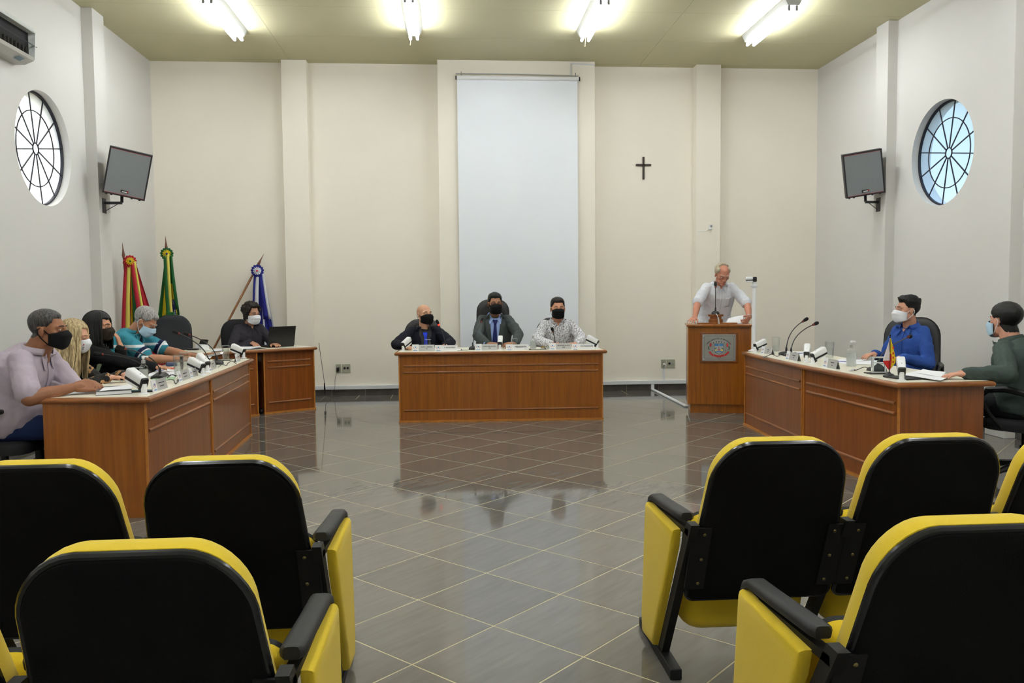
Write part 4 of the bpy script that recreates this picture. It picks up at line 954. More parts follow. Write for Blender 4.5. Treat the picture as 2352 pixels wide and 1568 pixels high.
mic(P(1806, 815), onY(1844, 738, 7.55), 'taller of twin gooseneck microphones on the lectern-side worktop', base_dir=RAD(-90), bend=.6)
mic(P(1817, 818), onY(1868, 745.5, 7.45), 'shorter of twin gooseneck microphones on the lectern-side worktop', base_dir=RAD(-90), bend=.6)
mic(P(2015, 852), onY(2086, 774, 6.35), 'gooseneck microphone leaning towards man in blue shirt', base_dir=RAD(-90), bend=.55)
cable([(1757, 821), (1772, 817, .01), (1785, 819), (1795, 816, .01), (1803, 812)], 'audio cable with chrome plug beside the far lectern-side name plate')
cable([(1960, 852.5), (1968, 851.5, .004), (1985, 847, .01), (1997, 847)], 'audio cable with chrome plug in front of glass trophy')
sheet([(1800, 812), (1845, 818), (1855, 811), (1815, 807)], 'white paper behind twin microphones', curl=.004)
pen(P(1826, 812.5), P(1847, 812), 'blue pen on paper behind twin microphones', BLUEP)
sheet([(1896, 832), (1945, 836), (1990, 828), (1935, 824)], 'white paper in front of man in blue shirt', curl=.004)
sheet([(1960, 837), (2020, 838), (2015, 829), (1965, 829)], 'white paper beside the sanitizer bottle on lectern-side worktop', curl=.003)
pen(P(1924, 831), P(1945, 831.5), 'blue pen on paper beside the sanitizer bottle', BLUEP)
t = thing('folder', 'black folder beneath papers on the lectern-side worktop', 'folder', P(2095, 868), RAD(8)); MB().box((0, 0, .005), (.30, .21, .009), bev=.002).build('cover', BLACKP, t)
sheet([(2068, 861), (2160, 874), (2190, 863), (2120, 850)], 'white sheet lying on the black folder', z=ZT+.010, curl=.003)
sheet([(2105, 857), (2160, 866), (2172, 857), (2120, 848)], 'folded white letter near hand of man in dark green shirt', z=ZT+.013, curl=.006)
# trophy
t = thing('glass_trophy', 'small clear glass block trophy on a black base', 'trophy', P(2017, 858), RAD(-8))
MB().prism([(-.075, -.05), (.075, -.05), (.085, .05), (-.085, .05)], 0, .008).build('base', BLACKP, t)
CR = mat('crystal', (232, 238, 240), .02, trans=1., ior=1.3)
MB().box((0, 0, .066), (.095, .035, .118), bev=.006).build('glass_block', CR, t)
fr = MB()
for s in (-1, 1): fr.box((s*.044, -.019, .066), (.012, .003, .118))
for z_ in (.012, .082, .12): fr.box((0, -.019, z_), (.098, .003, .009))
fr.build('polished_edge', mat('frosted_edge', (214, 220, 220), .3), t)
MB().ell((0, -.0, .04), (.036, .012, .034), n=12, m=8).build('inner_figure', mat('grey_etching', (90, 98, 98), .5), t, True)
# table flag
t = thing('table_flag', 'small red, white and yellow flag on black stand on the lectern-side worktop', 'flag', P(2042.5, 865), RAD(0))
MB().lathe([(.042, 0), (.042, .008), (.036, .012), (.030, .014), (.028, .020), (.014, .024), (.006, .034)], 20).build('stand', BLACKP, t, True)
MB().tube([(0, 0, .02), (.0, 0, .285)], .004, 8).build('staff', BLACKP, t, True); MB().ell((0, 0, .292), (.007, .007, .010), n=10, m=6).build('finial', BLACKP, t, True)
FR, FW_, FY = mat('flag_red', (206, 34, 30), .8), mat('flag_white', (232, 222, 220), .8), mat('flag_yellow', (236, 200, 20), .8)
fl_ = MB(); rows = 14
for side, wmax in ((-1, .060), (1, .042)):
    g2 = []
    for k in range(rows+1):
        v = k/rows; z_ = .272 - v*.22; w_ = wmax*(.05+.95*min(1, v*1.25)) if side < 0 else wmax*(.15+.85*min(1, v*1.6))
        if side < 0 and v > .70: w_ *= 1-(v-.70)/.30*.80
        if side > 0 and v > .8: w_ *= 1-(v-.8)/.2*.9
        g2.append([(side*w_*j/4, -.004*sin(j*1.4)*side - .004, z_) for j in range(5)])
    for k in range(rows):
        v = (k+.5)/rows
        for j in range(4): fl_.add([g2[k][j], g2[k][j+1], g2[k+1][j+1], g2[k+1][j]], [(0, 1, 2, 3)], (1 if v < .68 else 0) if side < 0 else (0 if (j == 0 and v > .5) else 2))
fo = fl_.build('cloth', [FR, FW_, FY], t, True, fix=False); weld(fo); fo.modifiers[0].thickness = .001
for k, z_ in enumerate((.205, .165, .135, .105)): MB().box((.022, -.0068, z_), (.010, .001, .016)).build('red_print', FR, t)
# ------------------------------------------------------------------ standing flags
def hang(t, top, bands, w_top, w_bot, z_top, z_bot, axis, name='cloth', lean=V((0, 0, 0)), folds=5, amp=.03, shear=0., hem=None):
    """cloth gathered at the top, hanging in folds; bands = [(u0,u1,mat index)]"""
    nu, nv = 40, 24; mats_ = []; mb = MB(); g2 = []
    for k in range(nv+1):
        v = k/nv; z_ = z_top+(z_bot-z_top)*v; wv = w_top+(w_bot-w_top)*v**1.05; rw = []
        for j in range(nu+1):
            u = j/nu; s_ = u-.5
            dp = amp*(.25+.75*v)*(sin(folds*2*pi*u+.6)+.35*sin(2.7*folds*u+2))
            c_ = axis*(s_*wv+shear*v) + V((axis.y, -axis.x, 0))*(dp+.02*v) + lean*v
            zz = z_ - (hem[0]*(s_*2)**2 + hem[1]*s_)*v if hem else z_
            rw.append((top.x+c_.x, top.y+c_.y, zz))
        g2.append(rw)
    for k in range(nv):
        for j in range(nu):
            u = (j+.5)/nu; v = (k+.5)/nv; mi = bands(u, v)
            mb.add([g2[k][j], g2[k][j+1], g2[k+1][j+1], g2[k+1][j]], [(0, 1, 2, 3)], mi)
    return mb
POLE = wood('flag_pole_wood', (116, 72, 30), (160, 106, 52), scale=(8, 8, 1)); FIN = mat('turned_wood_finial', (110, 62, 40), .35)
def rosette(t, c, r, face, mo, mi_, mc):
    Rf = V(face).normalized().to_track_quat('Z', 'Y').to_matrix().to_4x4()
    for nm, r1, r0_, m_, dz, npl in (('rosette_outer', r, r*.3, mo, 0, 13), ('rosette_inner', r*.64, r*.15, mi_, .012, 12)):
        mb = MB(); N = npl*6
        a = [(r0_*cos(2*pi*k/N), r0_*sin(2*pi*k/N), dz+.012) for k in range(N)]; b = [((r1*(1+.07*sin(npl*2*pi*k/N)))*cos(2*pi*k/N), (r1*(1+.07*sin(npl*2*pi*k/N)))*sin(2*pi*k/N), dz+.010*sin(npl*2*pi*k/N)) for k in range(N)]
        c_ = [(p_[0], p_[1], dz-.012) for p_ in b]
        mb.loft([a, b, c_]); o = mb.build(nm, m_, t, True); o.matrix_local = M.Translation(c) @ Rf
    o = MB().ell((0, 0, .026), (r*.17, r*.17, .012), n=12, m=6).build('rosette_centre', mc, t, True); o.matrix_local = M.Translation(c) @ Rf
def finial_pole(t, base, tip, r=.014):
    base, tip = V(base), V(tip); d = (tip-base).normalized()
    MB().tube([base, tip-d*.24], r, 10).build('pole', POLE, t, True)
    MB().tube([tip-d*.25, tip-d*.24, tip-d*.225, tip-d*.21, tip-d*.185, tip-d*.15, tip-d*.12, tip-d*.07, tip], [.013, .018, .017, .010, .013, .019, .014, .007, .0015], 10).build('finial', FIN, t, True)
fg, fyl, frd, fbl, fwh = mat('flag_green', (10, 92, 36), .75), mat('flag_gold', (222, 196, 20), .75), mat('flag_crimson', (178, 26, 44), .75), mat('flag_blue', (22, 28, 128), .75), mat('flag_ivory', (226, 228, 232), .75)
fyr = mat('ribbon_yellow', (226, 212, 96), .7)
def ribbon(t, pts_l, pts_r, m_, name='ribbon'):
    n = len(pts_l); mb = MB(); mb.loft([[pts_l[k], pts_r[k]] for k in range(n)], closed=False); o = mb.build(name, m_, t, True); s_ = o.modifiers.new('s', 'SOLIDIFY'); s_.thickness = .0015; return o
def rib(t, c, x0, x1, x0b, x1b, zb, y_, m_, n=10, off=0.):
    L_ = []; R_ = []
    for k in range(n+1):
        v = k/n; dy = off - .02*sin(v*3.)
        L_.append((c[0]+x0+(x0b-x0)*v, y_+dy, c[2]+(zb-c[2])*v)); R_.append((c[0]+x1+(x1b-x1)*v, y_+dy, c[2]+(zb-c[2])*v))
    ribbon(t, L_, R_, m_)
# flag against the left wall
tip = onY(281, 557, 9.80); ros = onY(301, 600, 9.72)
t = thing('standing_flag', 'red, yellow and green flag with crimson rosette leaning by the side wall', 'flag', (0, 0, 0))
finial_pole(t, (-3.62, 9.70, 0), tip)
def bf1(u, v): return (3 if v > .72 else 2) if u < .16 else (1 if u < .26 else (0 if u < .52 else 2))
o = hang(t, V((ros.x-.01, 9.78, 0)), bf1, .07, .56, ros.z+.02, .42, V((1, 0, 0)), folds=4, amp=.022, shear=.14, hem=(.05, -.1)).build('cloth', [fg, fyl, frd, mat('flag_orange', (230, 140, 20), .75)], t, True, fix=False); weld(o)
rib(t, ros, -.065, -.030, -.135, -.085, .80, 9.70, frd); rib(t, ros, -.030, .005, -.085, -.035, .80, 9.698, fyr); rib(t, ros, .0, .04, .09, .145, .95, 9.69, frd); rib(t, ros, .04, .062, .145, .180, .95, 9.692, fyr)
rosette(t, ros+V((0, -.03, 0)), .068, (.45, -1, 0), frd, fyl, fg)
# flag in the corner
tip = onY(380, 542, 10.72); ros = onY(385, 583, 10.62)
t = thing('standing_flag', 'green and yellow flag with green rosette standing in the room corner', 'flag', (0, 0, 0))
finial_pole(t, (-3.42, 10.45, 0), tip)
def bf2(u, v):
    if u < .12: return 0
    if u < .36: return 1 if v > .22 else 0
    if u < .52: return 0
    if u < .86:
        if v < .27: return 0
        d_ = sqrt(((u-.72)*1.3)**2+((v-.43)*1.0)**2)
        if v > .36 and d_ < .14: return 4 if abs((v-.42)-(u-.70)*.9) < .02 else 3
        return 1
    return 0
o = hang(t, V((ros.x, 10.66, 0)), bf2, .08, .56, ros.z+.02, .35, V((.95, -.3, 0)).normalized(), folds=4, amp=.03, shear=-.02, hem=(.05, 0)).build('cloth', [fg, fyl, frd, fbl, fwh], t, True, fix=False); weld(o)
rib(t, ros, -.035, .0, -.015, .03, .98, 10.57, fg); rib(t, ros, .0, .035, .03, .065, .98, 10.572, fyr); rib(t, ros, .035, .065, .085, .125, 1.2, 10.59, fg)
q = onY(386, 722, 10.55); MB().box((ros.x+.028, 10.55, q.z), (.085, .05, .06), bev=.008).build('ribbon_knot', fg, t)
lettering('OR', .055, fg, t, M.Translation(onY(402, 720, 10.52)) @ M.Rotation(pi/2, 4, 'X') @ M.Rotation(RAD(-35), 4, 'Z'))
rosette(t, ros+V((0, -.03, 0)), .076, (.25, -1, 0), fg, fyl, fbl)
# leaning blue flag
tip = onY(606, 583, 11.06); ros = onY(593, 622, 10.98)
t = thing('standing_flag', 'blue and white flag with blue rosette on a slanting pole behind the corner desk', 'flag', (0, 0, 0))
pl0 = onY(496, 795, 10.75); dd = (pl0-V(onY(600, 605, 11.04))).normalized(); base_ = pl0+dd*(pl0.z/-dd.z)
finial_pole(t, base_, tip)
def bf3(u, v):
    if u < .10: return 4
    if u < .50: return 3
    if u < .58: return 4
    if u < .90: return 3
    return 4
o = hang(t, V((ros.x+.01, 11.03, 0)), bf3, .07, .40, ros.z, .55, V((1, 0, 0)), folds=4, amp=.018, shear=.05, hem=(.05, -.1)).build('cloth', [fg, fyl, frd, fbl, fwh], t, True, fix=False); weld(o)
rib(t, ros, -.045, -.015, -.075, -.05, 1.25, 10.95, fbl); rib(t, ros, -.015, .02, -.05, .0, 1.2, 10.952, fwh); rib(t, ros, .015, .05, .06, .13, 1.05, 10.945, fbl); rib(t, ros, .05, .075, .13, .165, 1.05, 10.947, fwh)
o = hang(t, V((-2.80, 10.72, 0)), lambda u, v: 3 if v > .2 else 4, .06, .24, .93, .62, V((.8, .5, 0)).normalized(), folds=2, amp=.015).build('cloth_corner', [fg, fyl, frd, fbl, fwh], t, True, fix=False); weld(o)
rosette(t, ros+V((0, -.05, 0)), .080, (.1, -1, -.05), fbl, fwh, mat('flag_red_dot', (206, 36, 60), .7))
# ------------------------------------------------------------------ people
DG_ = bpy.context.evaluated_depsgraph_get
def remesh(mb, name, m, parent, voxel=.006, smooth=4, ratio=.3, disp=0., dscale=.08, fac=.5):
    me = mb.mesh(name, m); o = bpy.data.objects.new(name, me); COL.objects.link(o)
    r = o.modifiers.new('r', 'REMESH'); r.mode = 'VOXEL'; r.voxel_size = voxel
    s = o.modifiers.new('s', 'SMOOTH'); s.factor = fac; s.iterations = smooth
    if disp:
        tx = bpy.data.textures.get('fold_%g' % dscale) or bpy.data.textures.new('fold_%g' % dscale, 'CLOUDS'); tx.noise_scale = dscale; tx.noise_depth = 2
        d = o.modifiers.new('d', 'DISPLACE'); d.texture = tx; d.strength = disp; d.mid_level = .5
    if ratio < 1: d = o.modifiers.new('dec', 'DECIMATE'); d.ratio = ratio
    nm = bpy.data.meshes.new_from_object(o.evaluated_get(DG_())); bpy.data.objects.remove(o); bpy.data.meshes.remove(me)
    nm.name = name; nm.polygons.foreach_set('use_smooth', [True]*len(nm.polygons))
    n = bpy.data.objects.new(name, nm); link(n, parent)
    return n
def skin(tone):
    nm = 'skin_%d_%d_%d' % tone
    if nm in MATS: return MATS[nm]
    m = mat(nm, tone, .55, spec=.35, var=.08, vscale=18, bump=.08, bscale=300); b = m.node_tree.nodes['Principled BSDF']
    b.inputs['Subsurface Weight'].default_value = .08; b.inputs['Subsurface Radius'].default_value = (.01, .004, .002); return m
def cloth(nm, col, rough=.85, bump=.3, bscale=26., **k): return mat(nm, col, rough, bump=bump, bscale=bscale, spec=.25, **k)
def hairmat(nm, c1, c2, sc=(60, 60, 6)):
    m = mat(nm, c2, .5, spec=.35); nt = m.node_tree; b = nt.nodes['Principled BSDF']; tc = nt.nodes.new('ShaderNodeTexCoord'); mp = nt.nodes.new('ShaderNodeMapping'); mp.inputs['Scale'].default_value = sc
    n = nt.nodes.new('ShaderNodeTexNoise'); n.inputs['Scale'].default_value = 2.2; n.inputs['Detail'].default_value = 5; nt.links.new(tc.outputs['Object'], mp.inputs['Vector']); nt.links.new(mp.outputs[0], n.inputs['Vector'])
    nt.links.new(ramp(nt, n.outputs[0], [(.35, c1), (.68, c2)]), b.inputs['Base Color'])
    bp = nt.nodes.new('ShaderNodeBump'); bp.inputs['Strength'].default_value = .4; bp.inputs['Distance'].default_value = .003; nt.links.new(n.outputs[0], bp.inputs['Height']); nt.links.new(bp.outputs[0], b.inputs['Normal']); return m
def patterned(nm, base, spots, scale, thr, rough=.85):
    m = mat(nm, base, rough); nt = m.node_tree; b = nt.nodes['Principled BSDF']; tc = nt.nodes.new('ShaderNodeTexCoord')
    n = nt.nodes.new('ShaderNodeTexNoise'); n.inputs['Scale'].default_value = scale; n.inputs['Detail'].default_value = 2; nt.links.new(tc.outputs['Object'], n.inputs['Vector'])
    st = [(0, base)]
    for t_, c in zip(thr, spots): st.append((t_, c))
    nt.links.new(ramp(nt, n.outputs[0], st, 'CONSTANT'), b.inputs['Base Color']); return m
def banded(nm, stops, rough=.85):
    m = mat(nm, stops[0][1], rough, bump=.2, bscale=30); nt = m.node_tree; b = nt.nodes['Principled BSDF']; tc = nt.nodes.new('ShaderNodeTexCoord'); sx = nt.nodes.new('ShaderNodeSeparateXYZ')
    nt.links.new(tc.outputs['Object'], sx.inputs[0]); mr = nt.nodes.new('ShaderNodeMapRange'); mr.inputs[1].default_value = .4; mr.inputs[2].default_value = 1.4; nt.links.new(sx.outputs['Z'], mr.inputs[0])
    nt.links.new(ramp(nt, mr.outputs[0], stops, 'CONSTANT'), b.inputs['Base Color']); return m
def superring(c, ax, ay, a, b, n=24, e=2.4):
    out = []
    for k in range(n):
        t = 2*pi*k/n; ct, st = cos(t), sin(t)
        out.append(c + ax*(a*math.copysign(abs(ct)**(2/e), ct)) + ay*(b*math.copysign(abs(st)**(2/e), st)))
    return out
def ik(S, W, l1, l2, pole):
    d = W-S; L = d.length; L2 = min(L, (l1+l2)*.995); dn = d/L
    a = (l1*l1-l2*l2+L2*L2)/(2*L2); h = sqrt(max(l1*l1-a*a, 0)); p = pole-dn*pole.dot(dn); p = p.normalized() if p.length > 1e-6 else V((0, 0, -1))
    return S+dn*a+p*h, S+dn*L2
def add_hand(mb, W, d, nrm, side, curl=.35, spread=.06, sc=1.0, thumb=.6, fk=None):
    """W wrist, d finger direction, nrm = back-of-hand normal; side=+1 right hand"""
    d = d.normalized(); nrm = (nrm-d*nrm.dot(d)).normalized(); lat = d.cross(nrm)*side     # towards the little finger side when side=+1
    lat = -lat      # thumb side
    for k in range(4):
        o = (-.030+.020*k)*sc; mb.caps(W+lat*o*.75+d*.012*sc, W+lat*o+d*.082*sc, .0145*sc, .0115*sc, 8)
    mb.caps(W, W+d*.03*sc, .027*sc, .024*sc, 10)
    lens = [.058, .072, .078, .070]
    for k in range(4):
        o = (-.031+.0207*k)*sc; p = W+lat*o+d*.085*sc; dd = (d+lat*spread*(k-1.5)).normalized(); L = lens[k]*sc; c = curl if fk is None else fk[k]
        ang = 0; r = .0086*sc
        for s_, fr in ((0, .45), (1, .30), (2, .25)):
            ang += c*(.8 if s_ == 0 else 1.0)
            dv = dd*cos(ang)-nrm*sin(ang); q = p+dv*L*fr; mb.caps(p, q, r, r*.92, 8); p = q; r *= .92
    tp = W+lat*.026*sc+d*.022*sc; td = (d*.62+lat*.72*thumb-nrm*.28).normalized()
    q = tp+td*.042*sc; mb.caps(tp, q, .0135*sc, .011*sc, 8); td2 = (td+d*.55-nrm*.15).normalized(); mb.caps(q, q+td2*.032*sc, .0105*sc, .009*sc, 8)
def head_pieces(mb, T, s=1., jaw=1., wide=1., chin=0.):
    def E(c, r, rot=None): mb.ell(T @ V([x*s for x in c]), [x*s for x in r], (T.to_3x3() @ rot) if rot is not None else T.to_3x3(), 20, 12)
    def C(a, b, ra, rb): mb.caps(T @ V([x*s for x in a]), T @ V([x*s for x in b]), ra*s, rb*s, 10)
    E((0, -.018, .034), (.076*wide, .096, .080)); E((0, .018, .004), (.067*wide, .074, .078)); E((0, .034, -.036), (.056*wide, .054, .052)); E((0, .028, -.066), (.052*jaw*wide, .054, .040))
    E((0, .068, -.097), (.027*jaw, .022, .021))
    for x in (-1, 1):
        E((x*.048*jaw*wide, .004, -.060), (.018, .030, .034)); E((x*.044, .054, -.018), (.023, .020, .020)); E((x*.0765*wide, -.010, -.010), (.009, .019, .033), Rz(x*RAD(-24)))
        C((x*.047, .068, .0205), (x*.016, .087, .0185), .0105, .0105); C((x*.010, .102, -.036), (x*.013, .094, -.037), .0085, .0075); C((x*.022, .086, -.063), (0, .0935, -.061), .0045, .006); C((x*.018, .085, -.070), (0, .092, -.071), .005, .0065)
    C((0, .086, .014), (0, .112, -.032), .0085, .0125)
def hair_shell(body, Tinv, pred, thick, noise, m, parent, s=1., vox=.006):
    """shell of hair raised off the skull where pred(head-local) gives a 0..1 fullness"""
    me = body.data; bm = bmesh.new(); bm.from_mesh(me)
    rn = random.Random(5); keep = []
    loc = {v: Tinv @ v.co for v in bm.verts}
    full = {v: pred(loc[v]/s) for v in bm.verts}
    dead = [f for f in bm.faces if max(full[v] for v in f.verts) <= 0.0]
    bmesh.ops.delete(bm, geom=dead, context='FACES')
    bm.verts.ensure_lookup_table()
    from mathutils import noise as nz
    bmesh.ops.recalc_face_normals(bm, faces=bm.faces[:]) if False else None
    for v in bm.verts:
        f = max(0, min(1, full[v])); l = loc[v]/s
        t_ = thick(l) * f
        t_ *= 1 + noise*nz.noise(V((l.x*60, l.y*60, l.z*60))) + noise*.6*nz.noise(V((l.x*160, l.y*160, l.z*160)))
        v.co += v.normal*(t_*s - .002*(1-f))
    seen = set(); comps = []
    for v in bm.verts:
        if v in seen: continue
        st = [v]; seen.add(v); cm_ = []
        while st:
            q = st.pop(); cm_.append(q)
            for e_ in q.link_edges:
                o_ = e_.other_vert(q)
                if o_ not in seen: seen.add(o_); st.append(o_)
        comps.append(cm_)
    comps.sort(key=len)
    for cm_ in comps[:-1]: bmesh.ops.delete(bm, geom=cm_, context='VERTS')
    n = bpy.data.meshes.new('hair'); bm.to_mesh(n); bm.free(); n.materials.clear(); n.materials.append(m)
    n.polygons.foreach_set('use_smooth', [True]*len(n.polygons)); o = bpy.data.objects.new('hair', n); link(o, parent)
    sd = o.modifiers.new('s', 'SOLIDIFY'); sd.thickness = .006; sd.offset = -1
    return o
def sstep(a, b, x): t = max(0, min(1, (x-a)/(b-a))) if b != a else 0; return t*t*(3-2*t)
def short_hair(l, front=.078, temple=.036, nape=-.055, recede=0.):
    # l: head-local; hairline rises at the forehead
    x, y, z = l
    if y > .045: line = front - recede*0 + .0*x
    elif y > -.01: k = (y+.01)/.055; line = (-.02)*(1-k)+front*.72*k if abs(x) > .055 else -.02*(1-k)+front*k
    else: k = min(1, (-.01-y)/.05); line = -.02*(1-k)+nape*k
    # ear cut-out
    if abs(x) > .062 and -.035 < y < .015 and z < .022: return 0
    return sstep(line-.006, line+.012, z)
class Person: pass
def person(label, hip, head, face, skin_tone, top, top_mat, arms, seat_z=.47, hyaw=0., hpitch=0., hroll=0., w=1., dp=1., belly=0., sleeve='long', jacket=None, collar=True, hair=None, hair_m=None, hthick=None, mask=None, glasses=False, trousers=None, standing=False, hs=1., jaw=1., twist=0., legs=True, head_wide=1., shoulder=.146, wrinkle=.015, group=None, knee=.43, armr=1.0, hnoise=.10, neck_r=.056, brow_m=None, sl_len=.55, shoe=True, legspread=.10, neck_fwd=.055, neck_len=.142):
    ang = atan2(-face[0], face[1])
    W2L = M.Rotation(-ang, 4, 'Z') @ M.Translation((-hip[0], -hip[1], 0))
    L2W = W2L.inverted()
    hc = W2L @ V(head)
    zh = .93 if standing else seat_z+.085
    h0 = V((0, 0, zh)); nb = hc + M.Rotation(hpitch*.9, 3, 'X') @ V((0, -neck_fwd, -neck_len)); 
    if standing: h0 = V((0, -.02, .93))
    c1 = h0 + (nb-h0)*.45 + V((0, -.045, 0))
    Rt = M.Rotation(twist, 3, 'Z'); X = Rt @ V((1, 0, 0))
    def spine(t):
        p = h0*(1-t)**2 + c1*2*t*(1-t) + nb*t*t; d = ((c1-h0)*2*(1-t)+(nb-c1)*2*t).normalized(); return p, d
    def torso(mb, off=0., t0=-.14, top_off=None, t1=1.0, capn=True):
        rg = []
        for t, a, b in ((-.14, .13, .11), (-.08, .168, .138), (0, .178, .142), (.15, .172, .138), (.33, .160, .128), (.5, .164, .126), (.66, .176, .124), (.78, .178, .116), (.86, .160, .102), (.92, .128, .086), (.965, .092, .074), (1.0, .068, .066)):
            if t < t0 or t > t1: continue
            p, d = spine(max(t, 0)); p = p + d*((nb-h0).length*min(t, 0)); F = X.cross(d); F = -F if F.y < 0 else F
            bl = belly*math.exp(-((t-.25)/.22)**2)
            xx = Rt @ V((1, 0, 0)) if t > .3 else V((1, 0, 0))
            o_ = off if t < .9 or top_off is None else top_off
            rg.append(superring(p+F*(bl*.55), xx, F, (a*w+o_+bl*.25), (b*dp+o_+bl*.6)))
        mb.loft(rg)
    SH = {}; 
    pS, dS = spine(.90)
    for s in (-1, 1): SH[s] = nb + X*(s*shoulder*w) + V((0, -.008, -.052))
    l1, l2 = .295, .255
    A = {}
    for s, spec in zip((1, -1), arms):
        Wt = W2L @ V(spec['w']); pole = V(spec.get('pole', (s*.6, -.4, -1)))
        E_, Wt2 = ik(SH[s], Wt, l1, l2, pole); A[s] = (E_, Wt2, spec)
    HT = M.Translation(hc) @ M.Rotation(hyaw, 4, 'Z') @ M.Rotation(hpitch, 4, 'X') @ M.Rotation(hroll, 4, 'Y')
    # body
    mb = MB(); torso(mb, -.014, top_off=-.016)
    for s in (-1, 1):
        E_, Wt, spec = A[s]
        mb.caps(SH[s]+V((-s*.012, 0, -.008)), E_, .042*armr, .040*armr); mb.caps(SH[s]*.7+E_*.3, SH[s]*.4+E_*.6, .044*armr, .045*armr); mb.caps(E_, E_*.6+Wt*.4, .041*armr, .040*armr); mb.caps(E_*.6+Wt*.4, Wt, .040*armr, .0265)
        fd = (W2L.to_3x3() @ V(spec['d'])) if 'd' in spec else (Wt-E_)
        nr = W2L.to_3x3() @ V(spec.get('n', (0, 0, 1)))
        add_hand(mb, Wt, fd, nr, s, spec.get('curl', .3), spec.get('spread', .06), spec.get('hs', 1.0), spec.get('thumb', .6), spec.get('fk'))
    mb.caps(nb+V((0, -.004, -.04)), HT @ V((0, -.022, -.05)), neck_r+.008, neck_r-.002, 14)
    head_pieces(mb, HT, hs, jaw, head_wide)
    KN = {}
    for s in (-1, 1):
        hj = h0 + V((s*.095*w, 0, -.01)); 
        if standing: k_ = V((s*.10, .01, .50)); an = V((s*.11, -.02, .085))
        else: k_ = V((s*(legspread+.03), knee, seat_z+.065)); an = V((s*(legspread+.03), knee-.03, .085))
        KN[s] = (hj, k_, an); mb.caps(hj, k_, .075, .052); mb.caps(k_, an, .05, .034); mb.caps(an+V((0, -.02, -.045)), an+V((0, .13, -.055)), .03, .026)
    body = remesh(mb, 'person', skin(skin_tone), None, .0058, 3, .42)
    body.location = (hip[0], hip[1], 0); body.rotation_euler = (0, 0, ang)
    tag(body, label, 'person', group)
    # top
    def sleeves(mb, off, frac, cuff=0.):
        for s in (-1, 1):
            E_, Wt, spec = A[s]
            mb.caps(SH[s]+V((-s*.012, 0, -.004)), SH[s]*.5+E_*.5, .053*armr+off, .050*armr+off)
            if frac <= 1: mb.caps(SH[s]*.6+E_*.4, SH[s]*(1-frac)+E_*frac, .053*armr+off, .054*armr+off*1.25)
            else:
                mb.caps(SH[s]*.5+E_*.5, E_, .053*armr+off, .048*armr+off); f2 = frac-1; q = E_*(1-f2)+Wt*f2
                mb.caps(E_, E_*.5+Wt*.5, .048*armr+off, .043*armr+off); mb.caps(E_*.5+Wt*.5, q, .043*armr+off, .034+off)
    mb = MB(); off = .018 if not jacket else .022
    torso(mb, off, top_off=.014); frac = {'long': 1.94, 'short': sl_len, 'rolled': 1.75}[sleeve]
    for s in (-1, 1): mb.caps(nb+V((s*.05, -.01, -.048)), SH[s]+V((-s*.012, -.002, .004)), .043, .048*armr+off*.6)
    sleeves(mb, (.010 if not jacket else .012), frac if not jacket else 1.90)
    tp = remesh(mb, top, jacket or top_mat, body, .0075, 5, .45, disp=wrinkle, dscale=.055)
    bv = BVHTree.FromPolygons([v.co.copy() for v in tp.data.vertices], [tuple(p.vertices) for p in tp.data.polygons])
    pc, dc = spine(.75); Fc = X.cross(dc).normalized(); Fc = -Fc if Fc.y < 0 else Fc
    def onf(u, v, off):
        p = nb + X*u + dc*v; h_ = bv.ray_cast(p+Fc*(.13*dp+belly*.9+.10), -Fc)
        if h_[0] is None: return p+Fc*.1
        return h_[0] + Fc*off
    def strip(name, Lp, Rp, off, m, n=14, k=6, th=.003):
        def samp(P_, t):
            x = t*(len(P_)-1); i = min(int(x), len(P_)-2); f = x-i; return (P_[i][0]*(1-f)+P_[i+1][0]*f, P_[i][1]*(1-f)+P_[i+1][1]*f)
        rows_ = []
        for i in range(n+1):
            a, b = samp(Lp, i/n), samp(Rp, i/n); rows_.append([onf(a[0]*(1-j/k)+b[0]*j/k, a[1]*(1-j/k)+b[1]*j/k, off) for j in range(k+1)])
        for _ in range(4):
            dd = [[q.dot(Fc) for q in r_] for r_ in rows_]
            for i in range(n+1):
                for j in range(k+1):
                    nb_ = [dd[a_][b_] for a_, b_ in ((i-1, j), (i+1, j), (i, j-1), (i, j+1)) if 0 <= a_ <= n and 0 <= b_ <= k]
                    rows_[i][j] = rows_[i][j] + Fc*(max(dd[i][j], sum(nb_)/len(nb_)) - dd[i][j])*.6
        mb = MB(); mb.loft(rows_, closed=False); o = mb.build(name, m, body, True, fix=False); sd = o.modifiers.new('s', 'SOLIDIFY'); sd.thickness = th; sd.offset = 0; return o
    PR = Person(); PR.body = body; PR.strip = strip; PR.onf = onf; PR.HT = HT; PR.hs = hs; PR.nb = nb; PR.A = A; PR.SH = SH; PR.W2L = W2L; PR.top = tp; PR.X = X; PR.Fc = Fc; PR.dc = dc; PR.KN = KN; PR.frac = frac
    cm = top_mat
    if jacket:
        strip('shirt_front', [(-.040, -.012), (-.066, -.06), (-.060, -.15), (-.045, -.30), (-.03, -.42)], [(.040, -.012), (.066, -.06), (.060, -.15), (.045, -.30), (.03, -.42)], .002, top_mat, 18, 8)
        for s in (-1, 1):
            strip('lapel', [(s*.060, .045), (s*.060, -.03), (s*.048, -.16), (s*.030, -.32), (s*.02, -.40)], [(s*.085, .045), (s*.118, -.04), (s*.112, -.14), (s*.060, -.30), (s*.022, -.40)], .008, jacket, 18, 5, .005)
            # cuffs of the shirt
            E_, Wt, spec = A[s]; d_ = (Wt-E_).normalized(); MB().tube([Wt-d_*.045, Wt-d_*.004], [.042, .038], 14).build('cuff', top_mat, body, True)
    else:
        pl = MB()
        strip('placket', [(-.013, -.03), (-.013, -.38)], [(.013, -.03), (.013, -.38)], .003, top_mat, 20, 2, .0025)
